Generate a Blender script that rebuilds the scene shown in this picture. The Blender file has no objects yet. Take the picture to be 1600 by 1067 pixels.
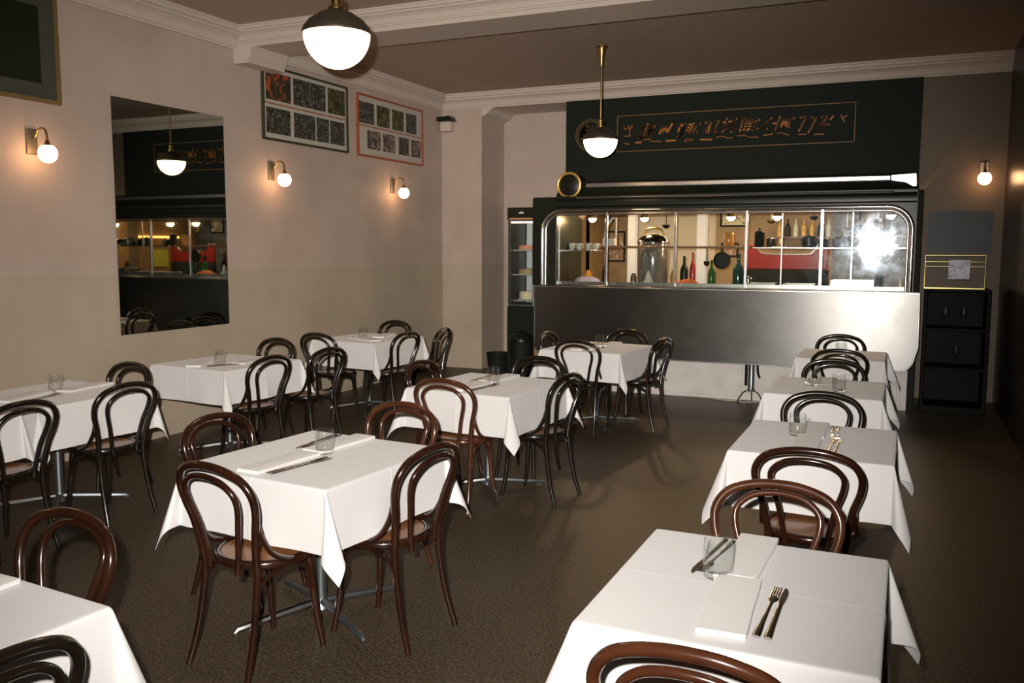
import bpy, math, random
from mathutils import Vector, Matrix
sc = bpy.context.scene
col = sc.collection
PI = math.pi
random.seed(7)

# ------------------------------------------------------------------ camera
cd = bpy.data.cameras.new('camera'); cam = bpy.data.objects.new('camera', cd); col.objects.link(cam)
cd.sensor_width = 36.0; cd.lens = 1370.0 / 1600.0 * 36.0; cd.clip_start = 0.05
R_ = Vector((0.91168772, 0.41087184, 0.00313515)); U_ = Vector((-0.04649273, 0.09557592, 0.99433579)); F_ = Vector((-0.40824493, 0.9066695, -0.10623794))
m = Matrix((R_, U_, -F_)).transposed().to_4x4(); m.translation = Vector((0, 0, 1.70))
cam.matrix_world = m
sc.camera = cam
# ------------------------------------------------------------------ exposure, world
sc.view_settings.view_transform = 'Standard'; sc.view_settings.look = 'None'
sc.view_settings.exposure = 0.0; sc.view_settings.gamma = 1.0; sc.view_settings.use_curve_mapping = False
try:
    sc.cycles.use_denoising = True
    sc.cycles.max_bounces = 10; sc.cycles.transparent_max_bounces = 12; sc.cycles.caustics_refractive = False; sc.cycles.caustics_reflective = False
    sc.cycles.sample_clamp_indirect = 4.0
except Exception: pass
w = bpy.data.worlds.new('world'); sc.world = w; w.use_nodes = True
w.node_tree.nodes['Background'].inputs[0].default_value = (0.5, 0.6, 0.45, 1)
w.node_tree.nodes['Background'].inputs[1].default_value = 0.02
# the photographer's flash, just up and left of the lens
def flash(energy, size_deg, blend, aim, rad=0.022):
    ld = bpy.data.lights.new('camera_flash', 'SPOT'); ld.energy = energy; ld.spot_size = math.radians(size_deg); ld.spot_blend = blend
    ld.shadow_soft_size = rad; ld.color = (1.0, 0.93, 0.86)
    ld.use_nodes = True; nt = ld.node_tree; em = nt.nodes['Emission']; fo_ = nt.nodes.new('ShaderNodeLightFalloff'); fo_.inputs['Strength'].default_value = 1.0; fo_.inputs['Smooth'].default_value = 0.0
    nt.links.new(fo_.outputs['Linear'], em.inputs['Strength'])
    lo = bpy.data.objects.new('camera_flash', ld); col.objects.link(lo)
    lo.location = Vector((0, 0, 1.70)) + R_ * (-0.10) + U_ * 0.11
    d = (F_ + R_ * aim[0] + U_ * aim[1]).normalized()
    lo.rotation_euler = d.to_track_quat('-Z', 'Y').to_euler()
flash(305, 84, 1.0, (-0.06, -0.04))

# ------------------------------------------------------------------ materials
def mat(name, colr, rough=0.5, metal=0.0, spec=0.5, emis=None, estr=0.0, noise=None, bump=None, coat=0.0, sheen=0.0, trans=0.0, ior=1.45):
    M = bpy.data.materials.new(name); M.use_nodes = True; nt = M.node_tree; b = nt.nodes['Principled BSDF']
    b.inputs['Base Color'].default_value = (*colr, 1); b.inputs['Roughness'].default_value = rough; b.inputs['Metallic'].default_value = metal
    b.inputs['Specular IOR Level'].default_value = spec; b.inputs['Coat Weight'].default_value = coat; b.inputs['Coat Roughness'].default_value = 0.08
    b.inputs['Sheen Weight'].default_value = sheen; b.inputs['Transmission Weight'].default_value = trans; b.inputs['IOR'].default_value = ior
    if emis: b.inputs['Emission Color'].default_value = (*emis, 1); b.inputs['Emission Strength'].default_value = estr
    if noise:      # (scale, second colour, low, high)
        tc = nt.nodes.new('ShaderNodeTexCoord'); nz = nt.nodes.new('ShaderNodeTexNoise'); rp = nt.nodes.new('ShaderNodeMapRange'); mx = nt.nodes.new('ShaderNodeMix'); mx.data_type = 'RGBA'
        nz.inputs['Scale'].default_value = noise[0]; nz.inputs['Detail'].default_value = 6
        rp.inputs['From Min'].default_value = noise[2]; rp.inputs['From Max'].default_value = noise[3]
        nt.links.new(tc.outputs['Object'], nz.inputs['Vector']); nt.links.new(nz.outputs['Fac'], rp.inputs['Value']); nt.links.new(rp.outputs['Result'], mx.inputs['Factor'])
        mx.inputs['A'].default_value = (*colr, 1); mx.inputs['B'].default_value = (*noise[1], 1); nt.links.new(mx.outputs['Result'], b.inputs['Base Color'])
    if bump:       # (scale, strength, distance)
        tc = nt.nodes.new('ShaderNodeTexCoord'); nz = nt.nodes.new('ShaderNodeTexNoise'); bp = nt.nodes.new('ShaderNodeBump')
        nz.inputs['Scale'].default_value = bump[0]; nz.inputs['Detail'].default_value = 4
        bp.inputs['Strength'].default_value = bump[1]; bp.inputs['Distance'].default_value = bump[2]
        nt.links.new(tc.outputs['Object'], nz.inputs['Vector']); nt.links.new(nz.outputs['Fac'], bp.inputs['Height']); nt.links.new(bp.outputs['Normal'], b.inputs['Normal'])
    return M

def wall_mat():
    """cream plaster, a yellower coat of paint below 1.47 m"""
    M = mat('wall_paint', (0.50, 0.43, 0.36), 0.6, bump=(60, 0.25, 0.004)); nt = M.node_tree; b = nt.nodes['Principled BSDF']
    g = nt.nodes.new('ShaderNodeNewGeometry'); sp = nt.nodes.new('ShaderNodeSeparateXYZ'); nt.links.new(g.outputs['Position'], sp.inputs[0])
    r = nt.nodes.new('ShaderNodeMapRange'); r.inputs['From Min'].default_value = 1.466; r.inputs['From Max'].default_value = 1.472
    nt.links.new(sp.outputs['Z'], r.inputs['Value'])
    nz = nt.nodes.new('ShaderNodeTexNoise'); nz.inputs['Scale'].default_value = 1.6; nz.inputs['Detail'].default_value = 8; nt.links.new(g.outputs['Position'], nz.inputs['Vector'])
    m1 = nt.nodes.new('ShaderNodeMix'); m1.data_type = 'RGBA'; m1.inputs['A'].default_value = (0.46, 0.385, 0.29, 1); m1.inputs['B'].default_value = (0.50, 0.405, 0.34, 1); nt.links.new(r.outputs['Result'], m1.inputs['Factor'])
    m2 = nt.nodes.new('ShaderNodeMix'); m2.data_type = 'RGBA'; m2.blend_type = 'MULTIPLY'; m2.inputs['Factor'].default_value = 0.35
    nt.links.new(m1.outputs['Result'], m2.inputs['A']); nt.links.new(nz.outputs['Fac'], m2.inputs['B']); 
    nt.links.new(m2.outputs['Result'], b.inputs['Base Color'])
    return M

def steel_mat(name, rough, aniso, tint=(0.55, 0.55, 0.54)):
    M = mat(name, tint, rough, 1.0); nt = M.node_tree; b = nt.nodes['Principled BSDF']
    b.inputs['Anisotropic'].default_value = aniso; b.inputs['Anisotropic Rotation'].default_value = 0.25
    t = nt.nodes.new('ShaderNodeTangent'); t.direction_type = 'UV_MAP'; t.uv_map = 'uv'; nt.links.new(t.outputs[0], b.inputs['Tangent'])
    tc = nt.nodes.new('ShaderNodeTexCoord'); nz = nt.nodes.new('ShaderNodeTexNoise'); nz.inputs['Scale'].default_value = 3.5; nz.inputs['Detail'].default_value = 7; nz.inputs['Roughness'].default_value = 0.65
    nt.links.new(tc.outputs['Object'], nz.inputs['Vector']); r = nt.nodes.new('ShaderNodeMapRange'); r.inputs['From Min'].default_value = 0.3; r.inputs['From Max'].default_value = 0.75
    r.inputs['To Min'].default_value = rough - 0.02; r.inputs['To Max'].default_value = rough + 0.03
    nt.links.new(nz.outputs['Fac'], r.inputs['Value']); nt.links.new(r.outputs['Result'], b.inputs['Roughness'])
    bp = nt.nodes.new('ShaderNodeBump'); bp.inputs['Strength'].default_value = 0.03; bp.inputs['Distance'].default_value = 0.01; nt.links.new(nz.outputs['Fac'], bp.inputs['Height']); nt.links.new(bp.outputs['Normal'], b.inputs['Normal'])
    return M

def glass_pane_mat():
    """old smeared shop-window glass: mostly clear, part clean reflection, part greasy haze"""
    M = bpy.data.materials.new('counter_glass'); M.use_nodes = True; nt = M.node_tree; nt.nodes.clear(); N = nt.nodes.new; L = nt.links.new
    out = N('ShaderNodeOutputMaterial'); tr = N('ShaderNodeBsdfTransparent'); tr.inputs[0].default_value = (0.93, 0.95, 0.93, 1)
    g1 = N('ShaderNodeBsdfGlossy'); g1.inputs['Roughness'].default_value = 0.03; g2 = N('ShaderNodeBsdfGlossy'); g2.inputs['Roughness'].default_value = 0.12; g2.inputs['Color'].default_value = (0.70, 0.84, 1, 1)
    f0 = N('ShaderNodeFresnel'); f0.inputs[0].default_value = 1.5; gb = N('ShaderNodeNewGeometry'); iv = N('ShaderNodeMath'); iv.operation = 'SUBTRACT'; iv.inputs[0].default_value = 1.0; L(gb.outputs['Backfacing'], iv.inputs[1]); f = N('ShaderNodeMath'); f.operation = 'MULTIPLY'; L(f0.outputs[0], f.inputs[0]); L(iv.outputs[0], f.inputs[1]); m1 = N('ShaderNodeMixShader'); L(f.outputs[0], m1.inputs[0]); L(tr.outputs[0], m1.inputs[1]); L(g1.outputs[0], m1.inputs[2])
    tc = N('ShaderNodeTexCoord'); nz = N('ShaderNodeTexNoise'); nz.inputs['Scale'].default_value = 7; nz.inputs['Detail'].default_value = 5; nz.inputs['Roughness'].default_value = 0.7; L(tc.outputs['Object'], nz.inputs['Vector'])
    r = N('ShaderNodeMapRange'); r.inputs['From Min'].default_value = 0.42; r.inputs['From Max'].default_value = 0.72; r.inputs['To Min'].default_value = 0.006; r.inputs['To Max'].default_value = 0.05; L(nz.outputs['Fac'], r.inputs['Value'])
    m2 = N('ShaderNodeMixShader'); fm = N('ShaderNodeMath'); fm.operation = 'MULTIPLY'; L(r.outputs['Result'], fm.inputs[0]); L(iv.outputs[0], fm.inputs[1]); L(fm.outputs[0], m2.inputs[0]); L(m1.outputs[0], m2.inputs[1]); L(g2.outputs[0], m2.inputs[2]); L(m2.outputs[0], out.inputs[0])
    return M

def thin_glass(name, tint=(1, 1, 1), rough=0.0):
    return mat(name, tint, rough, trans=1.0, ior=1.45)

def art_mat(name, scale, c1, c2, c3):
    M = mat(name, c1, 0.5); nt = M.node_tree; b = nt.nodes['Principled BSDF']; N = nt.nodes.new; L = nt.links.new
    tc = N('ShaderNodeTexCoord'); mp = N('ShaderNodeMapping'); mp.inputs['Location'].default_value = (random.random() * 20,) * 3; L(tc.outputs['Object'], mp.inputs[0])
    nz = N('ShaderNodeTexNoise'); nz.inputs['Scale'].default_value = scale; nz.inputs['Detail'].default_value = 5; nz.inputs['Distortion'].default_value = 1.5; L(mp.outputs[0], nz.inputs['Vector'])
    cr = N('ShaderNodeValToRGB'); e = cr.color_ramp.elements; e[0].position = 0.40; e[0].color = (*c1, 1); e[1].position = 0.62; e[1].color = (*c2, 1)
    x = e.new(0.53); x.color = (*c3, 1); L(nz.outputs['Fac'], cr.inputs[0]); L(cr.outputs[0], b.inputs['Base Color'])
    return M

WALL = wall_mat()
CREAM = mat('cream_plaster', (0.50, 0.43, 0.37), 0.6, bump=(40, 0.2, 0.003))
CEIL = mat('ceiling_paint', (0.38, 0.29, 0.225), 0.8, bump=(90, 0.15, 0.003))
FLOOR = mat('floor_lino', (0.030, 0.022, 0.013), 0.45, noise=(75, (0.094, 0.069, 0.043), 0.40, 0.64), bump=(160, 0.3, 0.002))
DARKWALL = mat('dark_panelling', (0.018, 0.011, 0.006), 0.3, noise=(3, (0.010, 0.007, 0.004), 0.3, 0.7))
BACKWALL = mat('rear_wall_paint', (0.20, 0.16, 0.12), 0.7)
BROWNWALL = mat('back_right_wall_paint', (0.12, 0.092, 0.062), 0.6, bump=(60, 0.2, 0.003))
BLACKP = mat('black_enamel', (0.006, 0.009, 0.005), 0.35, spec=0.35)
BLACKM = mat('black_matte', (0.007, 0.009, 0.006), 0.7, spec=0.25)
SIGNM = mat('sign_black_green', (0.006, 0.010, 0.005), 0.7, spec=0.25)
ORANGE = mat('sign_orange_paint', (0.36, 0.12, 0.010), 0.5)
GOLDL = mat('sign_gold_line', (0.22, 0.12, 0.03), 0.5)
BRASS = mat('aged_brass', (0.42, 0.29, 0.10), 0.32, 1.0)
BRASSRING = mat('brass_ring', (0.62, 0.36, 0.09), 0.38, 0.55)
CHROME = mat('chrome', (0.72, 0.72, 0.72), 0.12, 1.0)
SATIN = mat('satin_chrome', (0.62, 0.62, 0.62), 0.25, 1.0)
STEEL = steel_mat('brushed_steel', 0.33, 0.66, (0.175, 0.175, 0.168))
CAST = mat('cast_metal_foot', (0.20, 0.22, 0.23), 0.38, 0.9)
WOOD = [mat('bentwood_brown', (0.072, 0.024, 0.010), 0.22, noise=(9, (0.040, 0.012, 0.006), 0.35, 0.7), coat=0.8),
        mat('bentwood_dark', (0.028, 0.009, 0.004), 0.22, noise=(9, (0.013, 0.005, 0.003), 0.35, 0.7), coat=0.6),
        mat('bentwood_black', (0.009, 0.006, 0.004), 0.25, coat=0.5)]
PLY = mat('seat_ply', (0.27, 0.115, 0.045), 0.35, noise=(14, (0.20, 0.08, 0.03), 0.35, 0.7), coat=0.3)
CLOTH = mat('white_tablecloth', (0.66, 0.655, 0.65), 0.85, sheen=0.3, bump=(420, 0.25, 0.0015))
NAPKIN = mat('white_napkin', (0.74, 0.73, 0.71), 0.85, sheen=0.2, bump=(300, 0.2, 0.001))
def clear_glass(name):
    M = bpy.data.materials.new(name); M.use_nodes = True; nt = M.node_tree; nt.nodes.clear(); N = nt.nodes.new; L = nt.links.new
    out = N('ShaderNodeOutputMaterial'); tr = N('ShaderNodeBsdfTransparent'); tr.inputs[0].default_value = (0.985, 0.99, 0.985, 1); g = N('ShaderNodeBsdfGlossy'); g.inputs['Roughness'].default_value = 0.04
    f = N('ShaderNodeFresnel'); gb = N('ShaderNodeNewGeometry'); mr_ = N('ShaderNodeMapRange'); mr_.inputs['To Min'].default_value = 1.50; mr_.inputs['To Max'].default_value = 1 / 1.50; L(gb.outputs['Backfacing'], mr_.inputs['Value']); L(mr_.outputs['Result'], f.inputs['IOR']); m_ = N('ShaderNodeMixShader'); L(f.outputs[0], m_.inputs[0]); L(tr.outputs[0], m_.inputs[1]); L(g.outputs[0], m_.inputs[2]); L(m_.outputs[0], out.inputs[0])
    return M
GLASS = clear_glass('tumbler_glass')
CUTM = mat('cutlery_steel', (0.62, 0.60, 0.56), 0.16, 1.0)
OPAL = mat('opal_glass_lit', (0.9, 0.85, 0.75), 0.3, emis=(1.0, 0.64, 0.34), estr=12.0)
GLOBE = mat('globe_lit', (0.9, 0.85, 0.75), 0.3, emis=(1.0, 0.52, 0.24), estr=17.0)
SHADEM = mat('lamp_cap_bronze', (0.10, 0.085, 0.06), 0.4, 0.7)
PLATEM = mat('sconce_plate', (0.22, 0.19, 0.14), 0.4, 0.7)
MIRROR = mat('mirror_silver', (0.48, 0.50, 0.46), 0.015, 1.0)
MIRBACK = mat('mirror_edge', (0.05, 0.06, 0.05), 0.3)
PAPER = mat('paper_mount', (0.42, 0.39, 0.33), 0.7)
REDWOOD = mat('red_stained_frame', (0.28, 0.07, 0.025), 0.4)
OLIVE = mat('dark_olive_frame', (0.035, 0.035, 0.02), 0.4)
PICGLASS = mat('dark_glazed_picture', (0.010, 0.014, 0.008), 0.2, spec=0.3)
WHITEP = mat('white_gloss_paint', (0.60, 0.57, 0.53), 0.4, noise=(5, (0.52, 0.49, 0.45), 0.4, 0.7))
PANE = glass_pane_mat()

# ------------------------------------------------------------------ mesh helpers
class MB:
    def __init__(s): s.v = []; s.f = []; s.uv = None
    def quad(s, a, b, c, d):
        n = len(s.v); s.v += [a, b, c, d]; s.f.append((n, n + 1, n + 2, n + 3)); return s
    def box(s, x0, x1, y0, y1, z0, z1, M=None):
        n = len(s.v); P = [(x0, y0, z0), (x1, y0, z0), (x1, y1, z0), (x0, y1, z0), (x0, y0, z1), (x1, y0, z1), (x1, y1, z1), (x0, y1, z1)]
        if M: P = [tuple(M @ Vector(p)) for p in P]
        s.v += P
        for q in ((0, 3, 2, 1), (4, 5, 6, 7), (0, 1, 5, 4), (1, 2, 6, 5), (2, 3, 7, 6), (3, 0, 4, 7)): s.f.append(tuple(n + i for i in q))
        return s
    def tube(s, pts, rad, seg=10, closed=False, cap=True, flat=1.0, up=None):
        P = [Vector(p) for p in pts]; n = len(P); rr = rad if isinstance(rad, (list, tuple)) else [rad] * n
        T = []
        for i in range(n):
            a = P[(i - 1) % n] if (closed or i > 0) else P[i]; b = P[(i + 1) % n] if (closed or i < n - 1) else P[i]
            T.append((b - a).normalized())
        ref = Vector(up) if up else Vector((0, 0, 1))
        if abs(T[0].dot(ref)) > 0.95: ref = Vector((1, 0, 0)) if abs(T[0].x) < 0.9 else Vector((0, 1, 0))
        nrm = (ref - T[0] * ref.dot(T[0])).normalized(); base = len(s.v)
        for i in range(n):
            nrm = (nrm - T[i] * nrm.dot(T[i]))
            nrm = nrm.normalized() if nrm.length > 1e-6 else Vector((1, 0, 0))
            bi = T[i].cross(nrm)
            for k in range(seg):
                a = 2 * PI * k / seg; s.v.append(tuple(P[i] + nrm * (math.cos(a) * rr[i]) + bi * (math.sin(a) * rr[i] * flat)))
        for i in range(n if closed else n - 1):
            j = (i + 1) % n
            for k in range(seg):
                l = (k + 1) % seg; s.f.append((base + i * seg + k, base + i * seg + l, base + j * seg + l, base + j * seg + k))
        if cap and not closed:
            s.f.append(tuple(base + k for k in reversed(range(seg)))); s.f.append(tuple(base + (n - 1) * seg + k for k in range(seg)))
        return s
    def lathe(s, prof, c=(0, 0, 0), seg=28, axis='z', M=None, closed=False):
        base = len(s.v); n = len(prof)
        for r, z in prof:
            for k in range(seg):
                a = 2 * PI * k / seg
                if axis == 'z': p = (c[0] + r * math.cos(a), c[1] + r * math.sin(a), c[2] + z)
                elif axis == 'y': p = (c[0] + r * math.cos(a), c[1] + z, c[2] + r * math.sin(a))
                else: p = (c[0] + z, c[1] + r * math.cos(a), c[2] + r * math.sin(a))
                s.v.append(tuple(M @ Vector(p)) if M else p)
        for i in range(n - 1 + (1 if closed else 0)):
            j = (i + 1) % n
            for k in range(seg):
                l = (k + 1) % seg; s.f.append((base + i * seg + k, base + i * seg + l, base + j * seg + l, base + j * seg + k))
        if not closed:
            if prof[0][0] > 1e-6: s.f.append(tuple(base + k for k in range(seg)))
            if prof[-1][0] > 1e-6: s.f.append(tuple(base + (n - 1) * seg + k for k in range(seg)))
        return s
    def prism(s, pts, y0, y1, plane='xz'):
        """outline extruded along the third axis"""
        n = len(pts); b = len(s.v)
        for y in (y0, y1):
            for p in pts: s.v.append((p[0], y, p[1]) if plane == 'xz' else ((y, p[0], p[1]) if plane == 'yz' else (p[0], p[1], y)))
        s.f.append(tuple(b + i for i in range(n))); s.f.append(tuple(b + n + i for i in reversed(range(n))))
        for i in range(n): j = (i + 1) % n; s.f.append((b + i, b + j, b + n + j, b + n + i))
        return s
    def build(s, name, material, parent=None, smooth=False, bevel=0, sub=0, solid=0, angle=40, uvxz=False, loc=None):
        me = bpy.data.meshes.new(name); me.from_pydata([tuple(v) for v in s.v], [], s.f); me.validate(); me.materials.append(material)
        import bmesh
        bm = bmesh.new(); bm.from_mesh(me); bmesh.ops.remove_doubles(bm, verts=bm.verts, dist=1e-5); bmesh.ops.recalc_face_normals(bm, faces=bm.faces); bm.to_mesh(me); bm.free()
        if uvxz:
            ul = me.uv_layers.new(name='uv')
            for lp in me.loops: c = me.vertices[lp.vertex_index].co; ul.data[lp.index].uv = (c.x, c.z)
        if smooth:
            for p in me.polygons: p.use_smooth = True
            try: me.set_sharp_from_angle(angle=math.radians(angle))
            except Exception: pass
        o = bpy.data.objects.new(name, me); col.objects.link(o)
        if parent: o.parent = parent
        if loc: o.location = loc
        if bevel: b = o.modifiers.new('bevel', 'BEVEL'); b.width = bevel; b.segments = 2; b.limit_method = 'ANGLE'
        if sub: b = o.modifiers.new('subdivision', 'SUBSURF'); b.levels = sub; b.render_levels = sub
        if solid: b = o.modifiers.new('thickness', 'SOLIDIFY'); b.thickness = solid; b.offset = -1
        return o

def spline(ctrl, n=8, closed=False):
    P = [Vector(p) for p in ctrl]; out = []; N = len(P)
    for i in range(N if closed else N - 1):
        p0 = P[(i - 1) % N] if (closed or i > 0) else P[0] * 2 - P[1]; p1 = P[i]; p2 = P[(i + 1) % N]
        p3 = P[(i + 2) % N] if (closed or i + 2 < N) else P[-1] * 2 - P[-2]
        for k in range(n):
            t = k / n; out.append(0.5 * ((2 * p1) + (p2 - p0) * t + (2 * p0 - 5 * p1 + 4 * p2 - p3) * t * t + (3 * p1 - p0 - 3 * p2 + p3) * t ** 3))
    if not closed: out.append(P[-1])
    return out

def empty(name, loc, rz=0, label=None, cat=None, group=None):
    o = bpy.data.objects.new(name, None); col.objects.link(o); o.empty_display_size = 0.1; o.location = loc; o.rotation_euler = (0, 0, rz)
    if label: tag(o, label, cat, group)
    return o
def tag(o, label, cat, group=None):
    o['label'] = label; o['category'] = cat
    if group: o['group'] = group
    return o
def struct(o): o['kind'] = 'structure'; return o
def copy_tree(o, parent=None):
    c = o.copy(); col.objects.link(c)
    if parent: c.parent = parent
    for ch in list(o.children): copy_tree(ch, c)
    return c
def put(proto, used, loc, rz, label, group=None):
    """first use moves the prototype itself, later uses copy it with its parts"""
    o = copy_tree(proto) if proto.name in used else proto
    used.add(proto.name); o.location = loc; o.rotation_euler = (0, 0, rz); o['label'] = label
    if group: o['group'] = group
    elif 'group' in o: del o['group']
    return o
USED = set()

# ------------------------------------------------------------------ room shell
XL, XR, YB, YF, ZC = -6.04, 0.92, 11.0, -3.0, 3.79
YA = 11.74                       # recessed alcove wall left of the counter
struct(MB().box(XL - .2, XR + .2, YF - .2, 12.9, -0.1, 0).build('floor', FLOOR))
struct(MB().box(XL - .2, XR + .2, YF - .2, 12.9, ZC, ZC + 0.1).build('ceiling', CEIL))
struct(MB().box(XL - .2, XL, YF - .2, 12.0, 0, ZC).build('wall_left', WALL))
struct(MB().box(XR, XR + .2, YF - .2, 12.8, 0, ZC).build('wall_right', DARKWALL))
struct(MB().box(XL, XR, YF - .2, YF, 0, ZC).build('wall_front', BACKWALL))
struct(MB().box(XL, -5.42, YB, 12.0, 0, ZC).build('wall_pillar', WALL))
struct(MB().box(-5.42, -4.62, YA, YA + .15, 0, ZC).build('wall_alcove', WALL))
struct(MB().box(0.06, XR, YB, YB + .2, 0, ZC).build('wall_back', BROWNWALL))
# beam across the room, its plaster corbel, cornices
def cornice(name, p0, p1, nx, ny, mat_=CREAM, z=ZC, s=1.0):
    """moulded plaster cornice running p0 -> p1; (nx, ny) points into the room"""
    prof = [(0, -.195), (.022, -.195), (.022, -.175), (.035, -.168), (.045, -.145), (.065, -.115), (.10, -.09), (.125, -.08), (.125, -.06), (.15, -.055), (.15, -.025), (.165, -.018), (.165, 0), (0, 0)]
    b = MB(); n = len(prof)
    for p in (p0, p1):
        for d, h in prof: b.v.append((p[0] + nx * d * s, p[1] + ny * d * s, z + h * s))
    for i in range(n): j = (i + 1) % n; b.f.append((i, j, n + j, n + i))
    b.f.append(tuple(range(n))); b.f.append(tuple(range(2 * n - 1, n - 1, -1)))
    return struct(b.build(name, mat_))
BY0, BY1, BZ = 6.86, 7.36, 3.61
struct(MB().box(XL, XR, BY0, BY1, BZ, ZC).build('trim_1', CREAM))
cornice('trim_2', (XL, BY0), (XR, BY0), 0, -1, s=0.72)
cornice('trim_3', (XL, YF), (XL, BY0), 1, 0)
cornice('trim_4', (XL, BY1), (XL, YB), 1, 0)
cornice('trim_5', (XL, YB), (XR, YB), 0, -1)
struct(MB().prism([(XL, 3.46), (-5.86, 3.46), (-5.86, 3.50), (-5.83, 3.53), (-5.83, 3.57), (-5.80, 3.60), (-5.80, BZ), (XL, BZ)], BY0 - .02, BY1 + .02, 'xz').build('trim_6', CREAM))
struct(MB().prism([(-5.42, 3.48), (-5.33, 3.52), (-5.27, 3.58), (-5.20, 3.60), (-5.20, 3.70), (-5.42, 3.70)], YB - .005, YA, 'xz').build('trim_7', CREAM))
struct(MB().box(-5.42, -4.17, YB, YA, 3.60, ZC).build('trim_8', CREAM))
# ------------------------------------------------------------------ counter (one big fitted piece)
def wc(o, root):
    """parent while keeping world coordinates"""
    o.parent = root; o.matrix_parent_inverse = Matrix.Translation(-Vector(root.location)); return o
counter = empty('food_counter', (-2.0, 9.75, 0), math.radians(1.6), 'long stainless steel diner style food counter with rounded chrome framed glass', 'counter')
def carc(cx, cz, r, a0, a1, n=8): return [(cx + r * math.cos(a0 + (a1 - a0) * i / n), cz + r * math.sin(a0 + (a1 - a0) * i / n)) for i in range(n + 1)]
fo = [(-4.07, 1.245)] + carc(-3.95, .56, .12, PI, 1.5 * PI) + [(-.16, .44)] + carc(-.10, .62, .20, 1.62 * PI, 1.96 * PI, 6)[1:] + [(.125, .70), (.12, 1.245)]
wc(MB().prism(fo, 9.75, 9.80).build('steel_front', STEEL, None, bevel=.004, uvxz=True), counter)
wc(MB().tube([(x, 9.748, z) for x, z in fo], .007, 6, closed=True).build('edge_trim', SATIN, smooth=True), counter)
wc(MB().box(-4.07, .12, 9.76, 9.93, 1.245, 1.262).build('ledge', STEEL, bevel=.003, uvxz=True), counter)
wc(MB().box(-4.05, .05, 9.80, 9.99, .46, 1.245).build('carcass', BLACKM), counter)
base = wc(MB().box(-4.0, .05, 9.97, 10.1, 0, .50).build('base_panel', WHITEP, bevel=.004), counter)
for x0, x1 in ((-4.0, -1.68), (-1.20, -.05)):
    MB().box(x0, x1, 9.955, 9.97, .40, .455).build('rail_moulding', WHITEP, base, bevel=.004)
    MB().box(x0, x1, 9.955, 9.97, 0.0, .045).build('skirting', WHITEP, base, bevel=.004)
for x in (-2.9, -1.68, -1.20, -.05): MB().box(x, x + .04, 9.95, 9.97, 0, .46).build('batten', WHITEP, base, bevel=.004)
# rounded glazing
def rrect(x0, x1, z0, z1, r, n=10):
    return [(x0, z0)] + carc(x0 + r, z1 - r, r, PI, .5 * PI, n) + carc(x1 - r, z1 - r, r, .5 * PI, 0, n) + [(x1, z0)]
A = rrect(-4.015, .025, 1.262, 2.135, .24); B = rrect(-3.975, -.015, 1.262, 2.095, .20)
wc(MB().tube([(x, 9.86, z) for x, z in A], .023, 10).build('outer_frame', CHROME, smooth=True), counter)
wc(MB().tube([(x, 9.865, z) for x, z in B], .014, 10).build('inner_frame', SATIN, smooth=True), counter)
wc(MB().prism(B, 9.872, 9.878).build('glass', PANE), counter)
O = rrect(-4.15, .06, 1.262, 2.30, .02); bb = MB(); n = len(O)
for y in (9.88, 9.93):
    for p in O: bb.v.append((p[0], y, p[1]))
    for p in A: bb.v.append((p[0], y, p[1]))
for i in range(n - 1): bb.f.append((i, i + 1, n + i + 1, n + i)); bb.f.append((2 * n + i, 2 * n + i + 1, 3 * n + i + 1, 3 * n + i)); bb.f.append((n + i, n + i + 1, 3 * n + i + 1, 3 * n + i)); bb.f.append((i, i + 1, 2 * n + i + 1, 2 * n + i))
wc(bb.build('black_surround', BLACKP), counter)
for x, r in ((-3.22, .013), (-2.415, .011), (-1.63, .015), (-.85, .016)):
    wc(MB().box(x - r, x + r, 9.85, 9.885, 1.262, 2.115).build('mullion', SATIN, bevel=.003), counter)
for x in (-3.86, -1.27, -.55): wc(MB().box(x - .006, x + .006, 10.02, 10.035, 1.262, 2.15).build('inner_mullion', SATIN), counter)
wc(MB().box(-3.9, .0, 10.02, 10.03, 1.262, 1.30).build('lower_channel', SATIN), counter)
wc(MB().prism([(9.90, 2.16), (9.86, 2.19), (9.855, 2.24), (9.87, 2.275), (9.92, 2.31), (9.95, 2.36), (9.965, 2.41), (9.99, 2.455), (10.05, 2.49), (10.87, 2.52), (10.87, 2.31), (9.90, 2.31)], -3.86, .055, 'yz').build('canopy', BLACKP, smooth=True, angle=35), counter)
wc(MB().box(-4.15, -3.86, 9.93, 10.90, 1.245, 2.26).build('end_housing', BLACKP, bevel=.01), counter)
wc(MB().tube([(-3.60, 9.875, 2.285), (-.16, 9.875, 2.285)], .013, 8).build('chrome_strip', SATIN, smooth=True), counter)
wc(MB().box(-3.52, -.20, 9.955, 9.975, 2.405, 2.462).build('chrome_strip', SATIN, bevel=.012), counter)
wc(MB().prism([(-.20, 2.462), (.04, 2.475), (.05, 2.30), (.0, 2.345), (-.06, 2.38), (-.20, 2.405)], 9.94, 9.975).build('chrome_end_cap', SATIN, bevel=.004), counter)
wc(MB().box(-4.05, .04, 9.93, 10.75, 1.235, 1.26).build('worktop', STEEL, bevel=.003, uvxz=True), counter)
wc(MB().box(-4.05, .04, 9.99, 10.75, .10, 1.235).build('cupboard_body', BLACKM), counter)
wc(MB().box(-3.42, -1.63, 10.22, 10.36, 1.70, 1.725).build('wooden_shelf', mat('brown_shelf', (.20, .09, .035), .4), bevel=.003), counter)
wc(MB().box(-1.61, .0, 10.22, 10.50, 1.70, 1.718).build('metal_shelf', SATIN, bevel=.003), counter)
wc(MB().box(-3.93, -3.45, 10.22, 10.45, 1.66, 1.675).build('metal_shelf', SATIN, bevel=.003), counter)

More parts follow.
